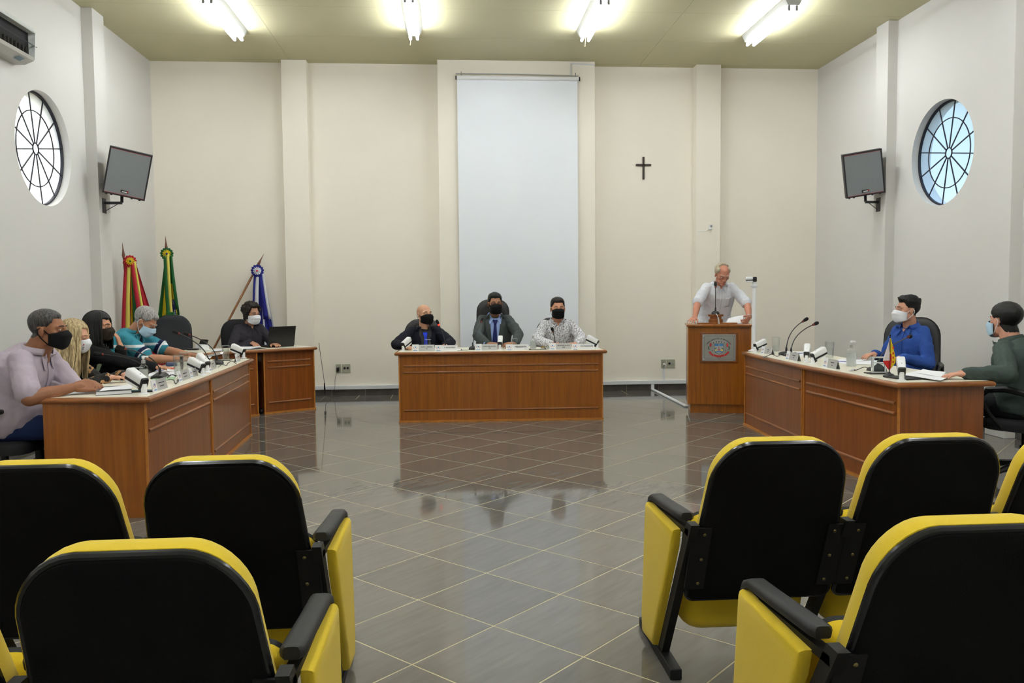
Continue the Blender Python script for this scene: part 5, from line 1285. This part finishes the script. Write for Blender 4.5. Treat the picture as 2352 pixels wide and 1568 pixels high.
    if collar:
        up_d = (HT @ V((0, 0, 0)) - nb).normalized()
        rg = []; N = 26
        for zz, rr in ((-.022, .068), (.002, .064), (.020, .063), (.022, .066), (.004, .074), (-.022, .084)):
            row_ = []
            for k in range(N+1):
                a = RAD(90+34)+ RAD(360-68)*k/N; fr = (1+cos(a-pi/2))/2        # front fraction
                p = nb + up_d*(zz-.050*fr+.028) + X*((rr+.006+neck_r-.056+max(0, w-1)*.04)*cos(a)*1.04) + V((0, 1, 0))*((rr+.004+neck_r-.056+max(0, dp-1)*.04)*sin(a)*.98+.006)
                row_.append(p)
            rg.append(row_)
        mb = MB(); mb.loft(rg, closed=False); o = mb.build('collar', top_mat, body, True, fix=False); sd = o.modifiers.new('s', 'SOLIDIFY'); sd.thickness = .003
        for s in (-1, 1): strip('collar_point', [(s*.018, -.018), (s*.034, -.040), (s*.058, -.075)], [(s*.070, .030), (s*.076, -.005), (s*.066, -.072)], .010 if not jacket else .012, top_mat, 8, 4, .003)
        if not jacket: strip('open_neck', [(0, -.045), (-.012, -.02), (-.022, .005)], [(0, -.045), (.012, -.02), (.022, .005)], .0045, skin(skin_tone), 6, 4, .001)
    # hair
    if hair: hair_shell(body, HT.inverted(), hair, hthick or (lambda l: .012), hnoise, hair_m, body, hs)
    # brows, eyes
    bmM = brow_m or hair_m or mat('brow_dark', (44, 32, 26), .8)
    for s in (-1, 1):
        o = MB().tube([HT @ (V((s*x, y, z))*hs) for x, y, z in ((.014, .0955, .0235), (.026, .0935, .027), (.038, .0865, .028), (.048, .0765, .024))], [.0028, .0040, .0036, .002], 6).build('eyebrow', bmM, body, True)
        mb = MB().ell(HT @ (V((s*.031, .0745, .002))*hs), [.0125*hs]*3, HT.to_3x3(), 14, 10); mb.build('eye', mat('eye_white', (184, 176, 170), .3), body, True)
        mb = MB().ell(HT @ (V((s*.031, .0822, .001))*hs), [.0062*hs, .0055*hs, .0062*hs], HT.to_3x3(), 12, 8); mb.build('iris', mat('iris_dark', (34, 24, 18), .15), body, True)
        lid = [[HT @ (V((s*.031+.0145*cos(a)*1.05, .0765+.0142*sin(b_)*1.0, .002+.0142*cos(b_)*1.0))*hs) for a in [0]] for b_ in [0]] if False else None
        for lst in ((2, 25, 50, 74), (112, 135, 160)):
         mb = MB(); rr = []
         for b_ in [RAD(x) for x in lst]:
            rr.append([HT @ (V((s*.031+0 if False else s*.031+.0140*sin(a), .0745+.0140*cos(a)*sin(b_), .002+.0140*cos(a)*cos(b_)))*hs) for a in [RAD(x) for x in range(-80, 81, 20)]])
         mb.loft(rr, closed=False); mb.build('eyelid', skin(skin_tone), body, True, fix=False)
    if mask: face_mask(PR, mask)
    if glasses:
        FR_ = mat('dark_spectacle_frame', (30, 24, 24), .3); mb = MB()
        for s in (-1, 1):
            pts = rrect(.050, .032, .010, 4); mb.tube([HT @ (V((s*.033+p[0], .104-.25*(abs(s*.033+p[0])-.01)**1*.5, -.003+p[1]))*hs) for p in pts+[pts[0]]], .0022, 6, cap=False); mb.tube([HT @ (V((s*.058, .092, .006))*hs), HT @ (V((s*.078, .03, .006))*hs), HT @ (V((s*.080, -.012, .0))*hs)], .0022, 6)
        mb.tube([HT @ (V((-.009, .105, .002))*hs), HT @ (V((0, .112, .004))*hs), HT @ (V((.009, .105, .002))*hs)], .002, 6); g_ = mb.build('spectacles', FR_, body, True)
        for s in (-1, 1):
            pts = rrect(.048, .030, .010, 4); MB().add([HT @ (V((s*.033+p[0], .1035-.25*(abs(s*.033+p[0])-.01)*.5, -.003+p[1]))*hs) for p in pts], [tuple(range(len(pts)))]).build('lens', GLASS, g_, fix=False)
    # legs
    if trousers:
        mb = MB(); torso(mb, .006, t1=.16)
        for s in (-1, 1):
            hj, k_, an = KN[s]; mb.caps(hj, k_, .088*min(w, 1.25), .066); mb.caps(k_, an+V((0, 0, .03)), .064, .056)
        remesh(mb, 'trousers', trousers, body, .010, 4, .4, disp=.012, dscale=.09)
        if shoe:
            for s in (-1, 1):
                an = KN[s][2]; mb = MB(); mb.caps(an+V((0, -.035, -.040)), an+V((0, .06, -.045)), .040, .040, 12); mb.caps(an+V((0, .06, -.048)), an+V((0, .165, -.052)), .038, .030, 12)
                mb.v = [(x, y, max(z, .004)) for x, y, z in mb.v]; mb.build('shoe', mat('black_shoe', (20, 18, 18), .35), body, True)
    return PR
def face_mask(PR, spec):
    HT, hs, body = PR.HT, PR.hs, PR.body; m = spec['m']; dn = spec.get('drop', 0.)
    yc = [(.000, .104), (-.018, .119), (-.032, .1275), (-.055, .121), (-.082, .114), (-.106, .103), (-.121, .080)]
    nv, nu = 14, 22; rows_ = []
    def ycf(t):
        x = t*(len(yc)-1); i = min(int(x), len(yc)-2); f = x-i; f = f*f*(3-2*f)*.5+f*.5; return yc[i][0]*(1-f)+yc[i+1][0]*f, yc[i][1]*(1-f)+yc[i+1][1]*f
    for i in range(nv+1):
        v = i/nv; zc_, y_ = ycf(v); r_ = []
        zs = -.022-.070*v + spec.get('side', 0.)
        for j in range(nu+1):
            u = -1+2*j/nu; au = abs(u); k = au**1.6
            x = spec.get('w', .072)*math.copysign(sin(au*pi/2)**.9 if au > 0 else 0, u); y = y_*(1-au**2.7)+.026*au**2.7; z = zc_*(1-k)+zs*k + dn
            if spec.get('pleat'): y += .0022*sin(v*pi*7)*(1-k)
            r_.append(HT @ (V((x, y, z))*hs))
        rows_.append(r_)
    mb = MB(); mb.loft(rows_, closed=False); o = mb.build('face_mask', m, body, True, fix=False); sd = o.modifiers.new('s', 'SOLIDIFY'); sd.thickness = .002
    for s in (-1, 1):
        st = MB().tube([HT @ (V(q)*hs) for q in ((s*.066, .026, -.024+dn), (s*.076, .006, -.004), (s*.080, -.014, .014), (s*.083, -.030, .002), (s*.085, -.030, -.020), (s*.080, -.010, -.050), (s*.066, .024, -.088+dn))], spec.get('sr', .0022), 6)
        st.build('ear_loop', spec.get('sm', m), o, True)
    PR.mask = o; return o
def necktie(PR, m, z1=-.40, knot=-.046):
    PR.strip('tie', [(-.014, knot), (-.016, knot-.05), (-.034, z1+.05), (-.032, z1)], [(.014, knot), (.016, knot-.05), (.034, z1+.05), (.032, z1)], .009, m, 18, 4, .004)
    PR.strip('tie_knot', [(-.026, knot+.022), (-.024, knot+.004), (-.014, knot-.026)], [(.026, knot+.022), (.024, knot+.004), (.014, knot-.026)], .015, m, 6, 4, .010)
MASKB = cloth('black_mask_fabric', (10, 10, 13), .9, .1); MASKW = cloth('white_mask_fabric', (228, 229, 234), .85, .1); MASKL = cloth('light_blue_mask', (176, 206, 226), .85, .1)
H_BLK = hairmat('hair_black', (4, 4, 4), (15, 13, 12)); H_BRN = hairmat('hair_dark_brown', (14, 10, 8), (38, 28, 22)); H_GRY = hairmat('hair_grey', (104, 102, 100), (186, 184, 180)); H_SP = hairmat('hair_salt_pepper', (26, 25, 25), (88, 84, 82)); H_BLD = hairmat('hair_blond', (122, 100, 66), (206, 186, 142), (40, 40, 3)); H_THN = hairmat('hair_thin_grey', (146, 134, 112), (196, 184, 160))
def hv(**k): return lambda l: short_hair(l, **k)
JEAN = cloth('blue_jeans', (28, 44, 84), .9, .4, 160); DTR = cloth('dark_trousers', (22, 23, 28), .9)
def dirv(a, b): return tuple((V(b)-V(a)).normalized())
# 1 lavender shirt, near end of the left row
LAV = cloth('lavender_shirt', (176, 164, 176), .85, .25)
hd = onY(112, 757, 5.42)
hip1 = (-2.88, 5.44)
rw = onZ(170, 888, .800); lw = V((-2.10, 5.44, .80))
p = person('seated man in lavender short-sleeved shirt and black mask with clasped hands', hip1, hd, (1, .04), (146, 98, 70), 'shirt', LAV,
    [dict(w=(-2.335, 5.235, .800), pole=(.75, -.9, -.30), d=(.80, .55, .02), n=(.15, -.75, .6), curl=.55, hs=1.10), dict(w=(-2.335, 5.40, .805), pole=(-.8, -.6, -.3), d=(.85, -.5, 0.05), n=(.1, .45, .85), curl=.55, hs=1.10)],
    sleeve='short', sl_len=.84, w=1.24, dp=1.22, belly=.10, hpitch=RAD(-2), neck_fwd=.085, neck_len=.130, hair=hv(front=.072, nape=-.050), hair_m=H_SP, hthick=lambda l: .002+.013*sstep(.02, .09, l.z), trousers=JEAN, mask=dict(m=MASKB, sr=.0035), armr=1.20, hs=1.05, neck_r=.074, shoulder=.150, head_wide=1.03, jaw=1.1, knee=.46)
p.strip('pocket', [(-.12, -.14), (-.12, -.24)], [(-.045, -.14), (-.045, -.24)], .003, LAV, 6, 4, .002)
office_chair('black office chair under the man in lavender shirt', hip1, (1, .04), back_h=.45, arms='post', seat_z=.46, mat_=BLACKF)
# 2 blond woman
LEO = patterned('leopard_blouse', (24, 20, 18), [(168, 126, 82), (24, 20, 18)], 17, [.56, .70])
hd = onY(172, 771, 6.08); hip2 = (-2.98, 6.10)
p = person('blond woman in black and tan patterned blouse with white heart-print mask', hip2, hd, (1, .05), (206, 154, 128), 'blouse', LEO,
    [dict(w=(-2.42, 5.93, .79), pole=(.6, -.5, -.6), d=(.9, .3, 0), n=(0, 0, 1), curl=.35, hs=.9), dict(w=(-2.40, 6.14, .79), pole=(-.6, -.4, -.6), d=(.9, -.2, 0), n=(0, 0, 1), curl=.35, hs=.9)],
    w=.92, dp=.95, hpitch=RAD(-14), collar=False, mask=dict(m=MASKW, drop=0), hs=.94, hair=lambda l: 1. if (l.z > .03 or l.y < -.0) and not (l.y > .045 and l.z < .072) else 0, hair_m=H_BLD, hthick=lambda l: .012, trousers=DTR, shoulder=.135, neck_r=.048)
def long_hair(PR, m, length, n=46, fall=(0, .0), a0=60, a1=300, curl=.02, r=.012, spread=.03, seed=1, front_bias=0., part=0.):
    """locks that start at the crown, lie over the skull and fall down"""
    HT, hs = PR.HT, PR.hs; rn = random.Random(seed); mb = MB(); Rd = HT.to_3x3()
    for k in range(n):
        a = RAD(a0+(a1-a0)*(k+.5)/n + rn.uniform(-3, 3)); ex, ey = sin(a), cos(a)      # 0 = face, 180 = back of the head
        pts = []; rad = []
        for q in range(7):
            th = RAD(12+82*q/6); R_ = (.084+.012, .104+.012, .092+.010)
            pts.append(HT @ (V((R_[0]*sin(th)*ex, -.016+R_[1]*sin(th)*ey, .026+R_[2]*cos(th)))*hs)); rad.append(r*(.55+.45*q/6))
        L = length*(1+rn.uniform(-.10, .06)); p_ = pts[-1]; out = (Rd @ V((ex, ey, 0))); out.z = 0
        for q in range(1, 9):
            t_ = q/8; wv = curl*sin(t_*6+k*.7)
            pts.append(p_ + V((fall[0]*t_, fall[1]*t_, -L*t_)) + out*(spread*sin(t_*2.2)+wv) + V((out.y, -out.x, 0))*wv*.6); rad.append(r*(1.0 if q < 7 else .55)*(1-.25*t_))
        mb.tube(pts, rad, 7)
    o = mb.build('long_hair', m, PR.body, True); return o
long_hair(p, H_BLD, .34, 110, fall=(.05, -.02), a0=48, a1=312, curl=.007, spread=.030, r=.0085, seed=3)
mk = p.mask
hp = MB(); T_ = M.Translation(p.HT @ (V((.057, .095, -.046))*p.hs)) @ p.HT.to_3x3().to_4x4() @ M.Rotation(RAD(52), 4, 'Z') @ M.Rotation(RAD(90), 4, 'X')
for k in range(1): hp.prism([(0, -.009), (.008, .001), (.009, .006), (.005, .009), (0, .005), (-.005, .009), (-.009, .006), (-.008, .001)], 0, .004, 0, T_)
for (x_, z_, l_) in ((.0, -.014, .034), (-.004, -.022, .028), (.004, -.030, .02), (-.020, .002, .008)): hp.prism([(x_-l_/2, z_-.0016), (x_+l_/2, z_-.0016), (x_+l_/2, z_+.0016), (x_-l_/2, z_+.0016)], 0, .0035, 1, T_)
hp.build('mask_print', [REDI, INK], mk)
office_chair('black office chair under the blond woman', hip2, (1, .05), back_h=.42, arms=None, mat_=BLACKF)
# 3 dark-haired woman
BLZ = cloth('black_blazer', (16, 16, 18), .85)
hd = onY(228, 748, 6.78); hip3 = (-3.06, 6.80)
p = person('dark-haired woman in black blazer raising a hand to her dark mask', hip3, hd, (1, .02), (196, 142, 112), 'blazer', cloth('pale_green_blouse', (170, 186, 150), .8),
    [dict(w=(-2.34, 6.72, .785), pole=(.6, -.5, -.6), d=(1, .1, -.05), n=(0, 0, 1), curl=.12, hs=.92, spread=.10), dict(w=tuple(onY(277, 797, 6.87)), pole=(-.25, .3, -1), d=(-.2, -.10, 1), n=(.9, .1, .1), curl=.42, hs=.92)],
    jacket=BLZ, w=.90, dp=.92, hpitch=RAD(-7), hyaw=RAD(-8), collar=False, mask=dict(m=cloth('dark_brown_mask', (44, 36, 26), .9, .1)), hs=.95, hair=lambda l: 1. if (l.z > .03 or l.y < -.0) and not (l.y > .045 and l.z < .066) else 0, hair_m=H_BLK, hthick=lambda l: .014, trousers=DTR, shoulder=.135, neck_r=.048)
long_hair(p, H_BLK, .20, 120, fall=(0, 0), a0=52, a1=308, curl=.002, spread=.012, r=.0095, seed=8)
E_, Wt, _ = p.A[-1]; d_ = (Wt-E_).normalized()
pts = []; ux = d_.orthogonal().normalized(); uy = d_.cross(ux)
MB().tube([Wt-d_*.03+ux*.034*cos(2*pi*k/20)+uy*.034*sin(2*pi*k/20) for k in range(21)], .003, 6, cap=False).build('bracelet', mat('silver_bracelet', (190, 190, 180), .3, metal=.8), p.body, True)
# painted nails of the hand on the desk
E_, Wt, sp_ = p.A[1]; fdv = (p.W2L.to_3x3() @ V((1, .1, -.05))).normalized(); nn = V((0, 0, 1)); lat = -(fdv.cross(nn))
for k in range(4):
    o_ = (-.031+.0207*k)*.92; L_ = [.058, .072, .078, .070][k]*.92
    MB().ell(Wt+lat*o_*1.06+fdv*(.085*.92+L_*.93)+nn*-.004, (.006, .009, .004), n=8, m=6).build('painted_nail', mat('red_nail', (200, 30, 50), .25), p.body, True)
office_chair('black office chair under the dark-haired woman', hip3, (1, .02), back_h=.42, arms=None, mat_=BLACKF)
# 4 teal polo
TEAL = banded('teal_polo_stripes', [(0, (20, 30, 62)), (.425, (46, 132, 150)), (.515, (226, 230, 232)), (.537, (46, 132, 150))])
hd = onY(334, 738, 7.55); hip4 = (-3.00, 7.56)
p = person('grey-haired man in teal striped polo shirt and blue mask looking down at papers', hip4, hd, (1, 0), (176, 126, 96), 'polo_shirt', TEAL,
    [dict(w=(-2.40, 7.42, .80), pole=(.6, -1., -.35), d=(.95, .25, .05), n=(0, -.35, .9), curl=.45), dict(w=(-2.36, 7.66, .81), pole=(-.6, -1., -.35), d=(.95, -.25, .1), n=(0, .35, .9), curl=.45)],
    sleeve='short', sl_len=.80, hpitch=RAD(-38), hair=hv(front=.066, nape=-.050), hair_m=H_GRY, hthick=lambda l: .008+.012*sstep(.0, .09, l.z), mask=dict(m=MASKL, pleat=1, sm=MASKW), trousers=DTR, w=1.02, dp=1.05, armr=1.05)
NAVY = cloth('navy_trim', (22, 32, 66), .85)
p.strip('polo_placket', [(-.02, -.03), (-.016, -.15)], [(.02, -.03), (.016, -.15)], .005, NAVY, 8, 3, .003)
for s in (1, -1):
    E_, Wt, _ = p.A[s]; q = p.SH[s]*.2+E_*.8; d_ = (E_-p.SH[s]).normalized(); MB().tube([q-d_*.035, q-d_*.002], [.069, .072], 18).build('sleeve_band', NAVY, p.body, True); MB().tube([q, q+d_*.010], [.0735, .073], 18).build('sleeve_edge', MASKW, p.body, True)
sh_ = MB(); c_ = V((-2.17, 7.55, .80)); sh_.loft([[c_+V((-.10+.2*u, -.07+.14*v, .012+.04*u-.02*sin(3*v))) for u in [k/6 for k in range(7)]] for v in [k/5 for k in range(6)]], closed=False); so_ = sh_.build('paper_sheet', PAPER, None, True); sd = so_.modifiers.new('s', 'SOLIDIFY'); sd.thickness = .001; tag(so_, 'white sheet held in both hands by man in teal polo', 'paper')
office_chair('black office chair with chrome arm posts under the man in teal polo', hip4, (1, 0), back_h=.40, arms='post', mat_=BLACKF)
# empty chair
ec = onY(415, 760, 9.66)
office_chair('empty dark grey office chair in front of the green and yellow flag', (ec.x-.03, ec.y-.30 if False else ec.y-.22), (.28, -.96), back_h=.46, back_w=.42, arms='post', mat_=mat('charcoal_fabric', (40, 42, 46), .9, bump=.4, bscale=500), seat_z=.44, back_z0=.68, lean=8, round_=.15)
# 5 dark shirt at the corner desk
DSH = cloth('charcoal_shirt', (48, 45, 52), .85)
hd = onY(578, 720, 9.98); fc = (.62, -.78); hip5 = (hd.x-.62*.10, hd.y+.78*.10)
mz = onZ(586, 797, .752)
p = person('man in charcoal shirt and white mask working at the laptop on the corner desk', hip5, hd, fc, (182, 134, 108), 'shirt', DSH,
    [dict(w=(mz.x-.055, mz.y+.065, .80), pole=(.8, -.2, -.6), d=(.62, -.78, -.12), n=(0, 0, 1), curl=.28), dict(w=(hd.x+.27, hd.y-.20, .79), pole=(-.7, -.3, -.6), d=(.7, -.7, 0), n=(0, 0, 1), curl=.3)],
    hpitch=RAD(-9), hyaw=RAD(12), hair=lambda l: sstep(0, .3, 1. if ((l.z > .078 if l.y > .045 else (l.z > (.02 if l.y > -.02 else -.085))) or (abs(l.x) > .058 and l.y < .03 and l.z > -.06)) else 0), hair_m=H_BRN, hthick=lambda l: .022+.010*sstep(-.02, .06, l.z), hnoise=.5, mask=dict(m=MASKW, pleat=1), trousers=DTR, w=1.0)
office_chair('black office chair under the man in charcoal shirt', hip5, fc, back_h=.52, back_w=.44, arms=None, mat_=BLACKF, back_z0=.55)
# 6 bald man
SUIT = cloth('navy_suit', (16, 18, 32), .8); GSH = cloth('dark_grey_shirt', (58, 58, 62), .8)
hd = onY(975, 722, 9.42); hip6 = (hd.x, hd.y+.16); f6 = (.12, -1)
p = person('bald man in navy suit, bright blue tie and black mask at the centre desk', hip6, hd, f6, (205, 158, 128), 'suit_jacket', GSH,
    [dict(w=(hd.x-.20, 9.02, .79), pole=(1.0, .05, -.5), d=(.5, -.7, -.1), n=(0, 0, 1)), dict(w=(hd.x+.24, 9.02, .79), pole=(-1.0, .05, -.5), d=(-.5, -.7, -.1), n=(0, 0, 1))],
    jacket=SUIT, hyaw=RAD(26), hpitch=RAD(4), mask=dict(m=MASKB), trousers=DTR, w=1.06, dp=1.0, shoulder=.146, brow_m=H_BRN)
necktie(p, cloth('bright_blue_tie', (34, 66, 220), .5, .05))
office_chair('black office chair behind bald man', hip6, f6, back_h=.50, back_w=.46, arms=None, back_z0=.56, back_y=-.22)
# 7 president
SUITG = cloth('grey_suit', (66, 72, 72), .8); BSH = cloth('light_blue_shirt', (150, 174, 224), .75, .15)
hd = onY(1137, 697, 9.42); hip7 = (hd.x-.01, hd.y+.14); f7 = (-.02, -1)
p = person('man in grey suit, navy tie, spectacles and black mask in the high-backed chair', hip7, hd, f7, (158, 112, 84), 'suit_jacket', BSH,
    [dict(w=(hd.x-.11, 9.04, .80), pole=(1, .1, -.6), d=(.92, -.25, -.05), n=(-.1, -.5, .85), curl=.32), dict(w=(hd.x+.20, 9.03, .80), pole=(-1, .1, -.6), d=(-.9, -.3, -.05), n=(.1, -.5, .85), curl=.32)],
    jacket=SUITG, hyaw=RAD(8), hpitch=RAD(-3), hair=hv(front=.070, nape=-.048), hair_m=H_BLK, hthick=lambda l: .009+.012*sstep(.04, .1, l.z), mask=dict(m=MASKB), glasses=True, trousers=DTR, w=1.08, dp=1.0, shoulder=.148, seat_z=.50)
necktie(p, cloth('navy_tie', (24, 34, 92), .5, .05))
office_chair('tall black leather executive chair behind man in grey suit', hip7, f7, back_h=.745, back_w=.41, arms='loop', back_z0=.54, back_y=-.20, lean=7, seat_z=.50, round_=.13)
# 8 patterned shirt
PSH = patterned('speckled_white_shirt', (222, 225, 230), [(222, 225, 230), (150, 140, 140), (88, 84, 92), (206, 200, 200)], 95, [.02, .52, .60, .68])
hd = onY(1281, 708, 9.42); hip8 = (hd.x+.01, hd.y+.15); f8 = (-.03, -1)
p = person('man in speckled white shirt and black mask at the centre desk', hip8, hd, f8, (194, 140, 112), 'shirt', PSH,
    [dict(w=(hd.x-.12, 9.06, .79), pole=(1, .1, -.6), d=(.9, -.3, -.05), n=(0, -.3, .9)), dict(w=(hd.x+.16, 9.02, .79), pole=(-1, .1, -.6), d=(-.9, -.3, -.05), n=(0, -.3, .9))],
    hyaw=RAD(2), hpitch=RAD(-1), hair=hv(front=.070, nape=-.048), hair_m=H_BRN, hthick=lambda l: .008+.014*sstep(.04, .1, l.z), mask=dict(m=MASKB), trousers=DTR, w=1.10, dp=1.02, shoulder=.145, head_wide=1.02)
office_chair('black office chair behind man in speckled shirt', hip8, f8, back_h=.50, back_w=.46, arms=None, back_z0=.56, back_y=-.22)
# 9 speaker at the lectern
WSH = cloth('white_linen_shirt', (216, 219, 226), .85, .4, 30)
hd = onY(1659, 630, 9.28); hip9 = (hd.x-.01, hd.y+.26); f9 = (-.03, -1)
p = person('standing man in white short-sleeved shirt reading a paper at the lectern', hip9, hd, f9, (190, 130, 106), 'shirt', WSH,
    [dict(w=(2.735, 9.00, 1.035), pole=(.9, -.2, .0), d=(-.55, -.75, -.25), n=(-.1, -.2, 1), curl=.22, spread=.12), dict(w=(3.375, 8.99, 1.07), pole=(-.9, -.4, .0), d=(-.55, -.6, -.45), n=(.9, -.3, .2), curl=.55)],
    standing=True, sleeve='short', sl_len=.92, hpitch=RAD(-29), hyaw=RAD(5), hair=lambda l: short_hair(l, front=.098, nape=-.055) if not (l.y > -.015 and abs(l.x) < .050) else 0, hair_m=H_THN, hthick=lambda l: .010+.006*sstep(.0, .08, l.z), trousers=cloth('beige_trousers', (120, 110, 96), .9), w=1.04, dp=1.05, shoulder=.155, armr=1.02)
p.strip('pocket', [(-.115, -.13), (-.115, -.24)], [(-.045, -.13), (-.045, -.24)], .003, WSH, 6, 4, .002)
E_, Wt, _ = p.A[-1]; d_ = (Wt-E_).normalized(); ux = d_.orthogonal().normalized(); uy = d_.cross(ux)
MB().tube([Wt-d_*.01+ux*.031*cos(2*pi*k/20)+uy*.031*sin(2*pi*k/20) for k in range(21)], .005, 6, cap=False).build('wristwatch', SILVER, p.body, True)
# 10 blue shirt
BLS = cloth('royal_blue_shirt', (44, 78, 152), .8, .25)
hd = onY(2083, 712, 7.12); f10 = (-.92, -.38); hip10 = (hd.x+.07, hd.y+.08)
p = person('man in royal blue shirt and white mask at the lectern-side desk', hip10, hd, f10, (196, 144, 118), 'shirt', BLS,
    [dict(w=(hd.x-.27, hd.y+.04, .78), pole=(.4, -.4, -.8), d=(-.9, -.3, -.1), n=(0, 0, 1)), dict(w=(hd.x-.16, hd.y-.22, .76), pole=(-.4, -.6, -.6), d=(-.8, .4, -.1), n=(0, 0, 1))],
    hyaw=RAD(-28), hpitch=RAD(3), hair=hv(front=.070, nape=-.05), hair_m=H_BLK, hthick=lambda l: .003+.026*sstep(.04, .095, l.z)*(1+.5*sstep(0, .08, l.y)), mask=dict(m=MASKW, pleat=1), trousers=DTR, w=.94, dp=1.0, hnoise=.35)
office_chair('tall black leather chair with loop arms behind man in blue shirt', (hip10[0]+.0, hip10[1]+.02), (-.62, -.78), back_h=.60, back_w=.50, arms='loop', back_z0=.50, back_y=-.22, lean=10)
# 11 dark green shirt, seen from behind
GRS = cloth('dark_green_shirt', (62, 74, 70), .85, .3)
hd = onY(2308, 736, 5.52); f11 = (-.52, .85); hip11 = (hd.x+.07, hd.y-.12)
hw_ = onZ(2185, 858, .79)
p = person('dark-haired man in dark green shirt seen from behind at the lectern-side desk', hip11, hd, f11, (204, 150, 126), 'shirt', GRS,
    [dict(w=(hip11[0]+.06, hip11[1]+.36, .66), pole=(.6, -.4, -.6), d=(-.3, .9, 0), n=(0, 0, 1)), dict(w=(hw_.x+.09, hw_.y-.01, .79), pole=(-.8, -.3, -.5), d=(-1, .05, -.05), n=(0, 0, 1), curl=.25)],
    hyaw=RAD(-24), hpitch=RAD(0), hair=hv(front=.070, nape=-.078), hair_m=H_BLK, hthick=lambda l: .003+.018*sstep(-.05, .09, l.z), mask=dict(m=MASKL, pleat=1, sm=MASKW), trousers=DTR, w=1.14, dp=1.1, armr=1.12, shoulder=.150, sleeve='long', hs=1.03, neck_r=.064, seat_z=.46)
office_chair('black office chair with loop arms under man in dark green shirt', (hip11[0]+.02, hip11[1]), f11, back_h=.52, back_w=.48, arms='loop', back_z0=.52, seat_z=.46, mat_=BLACKF)
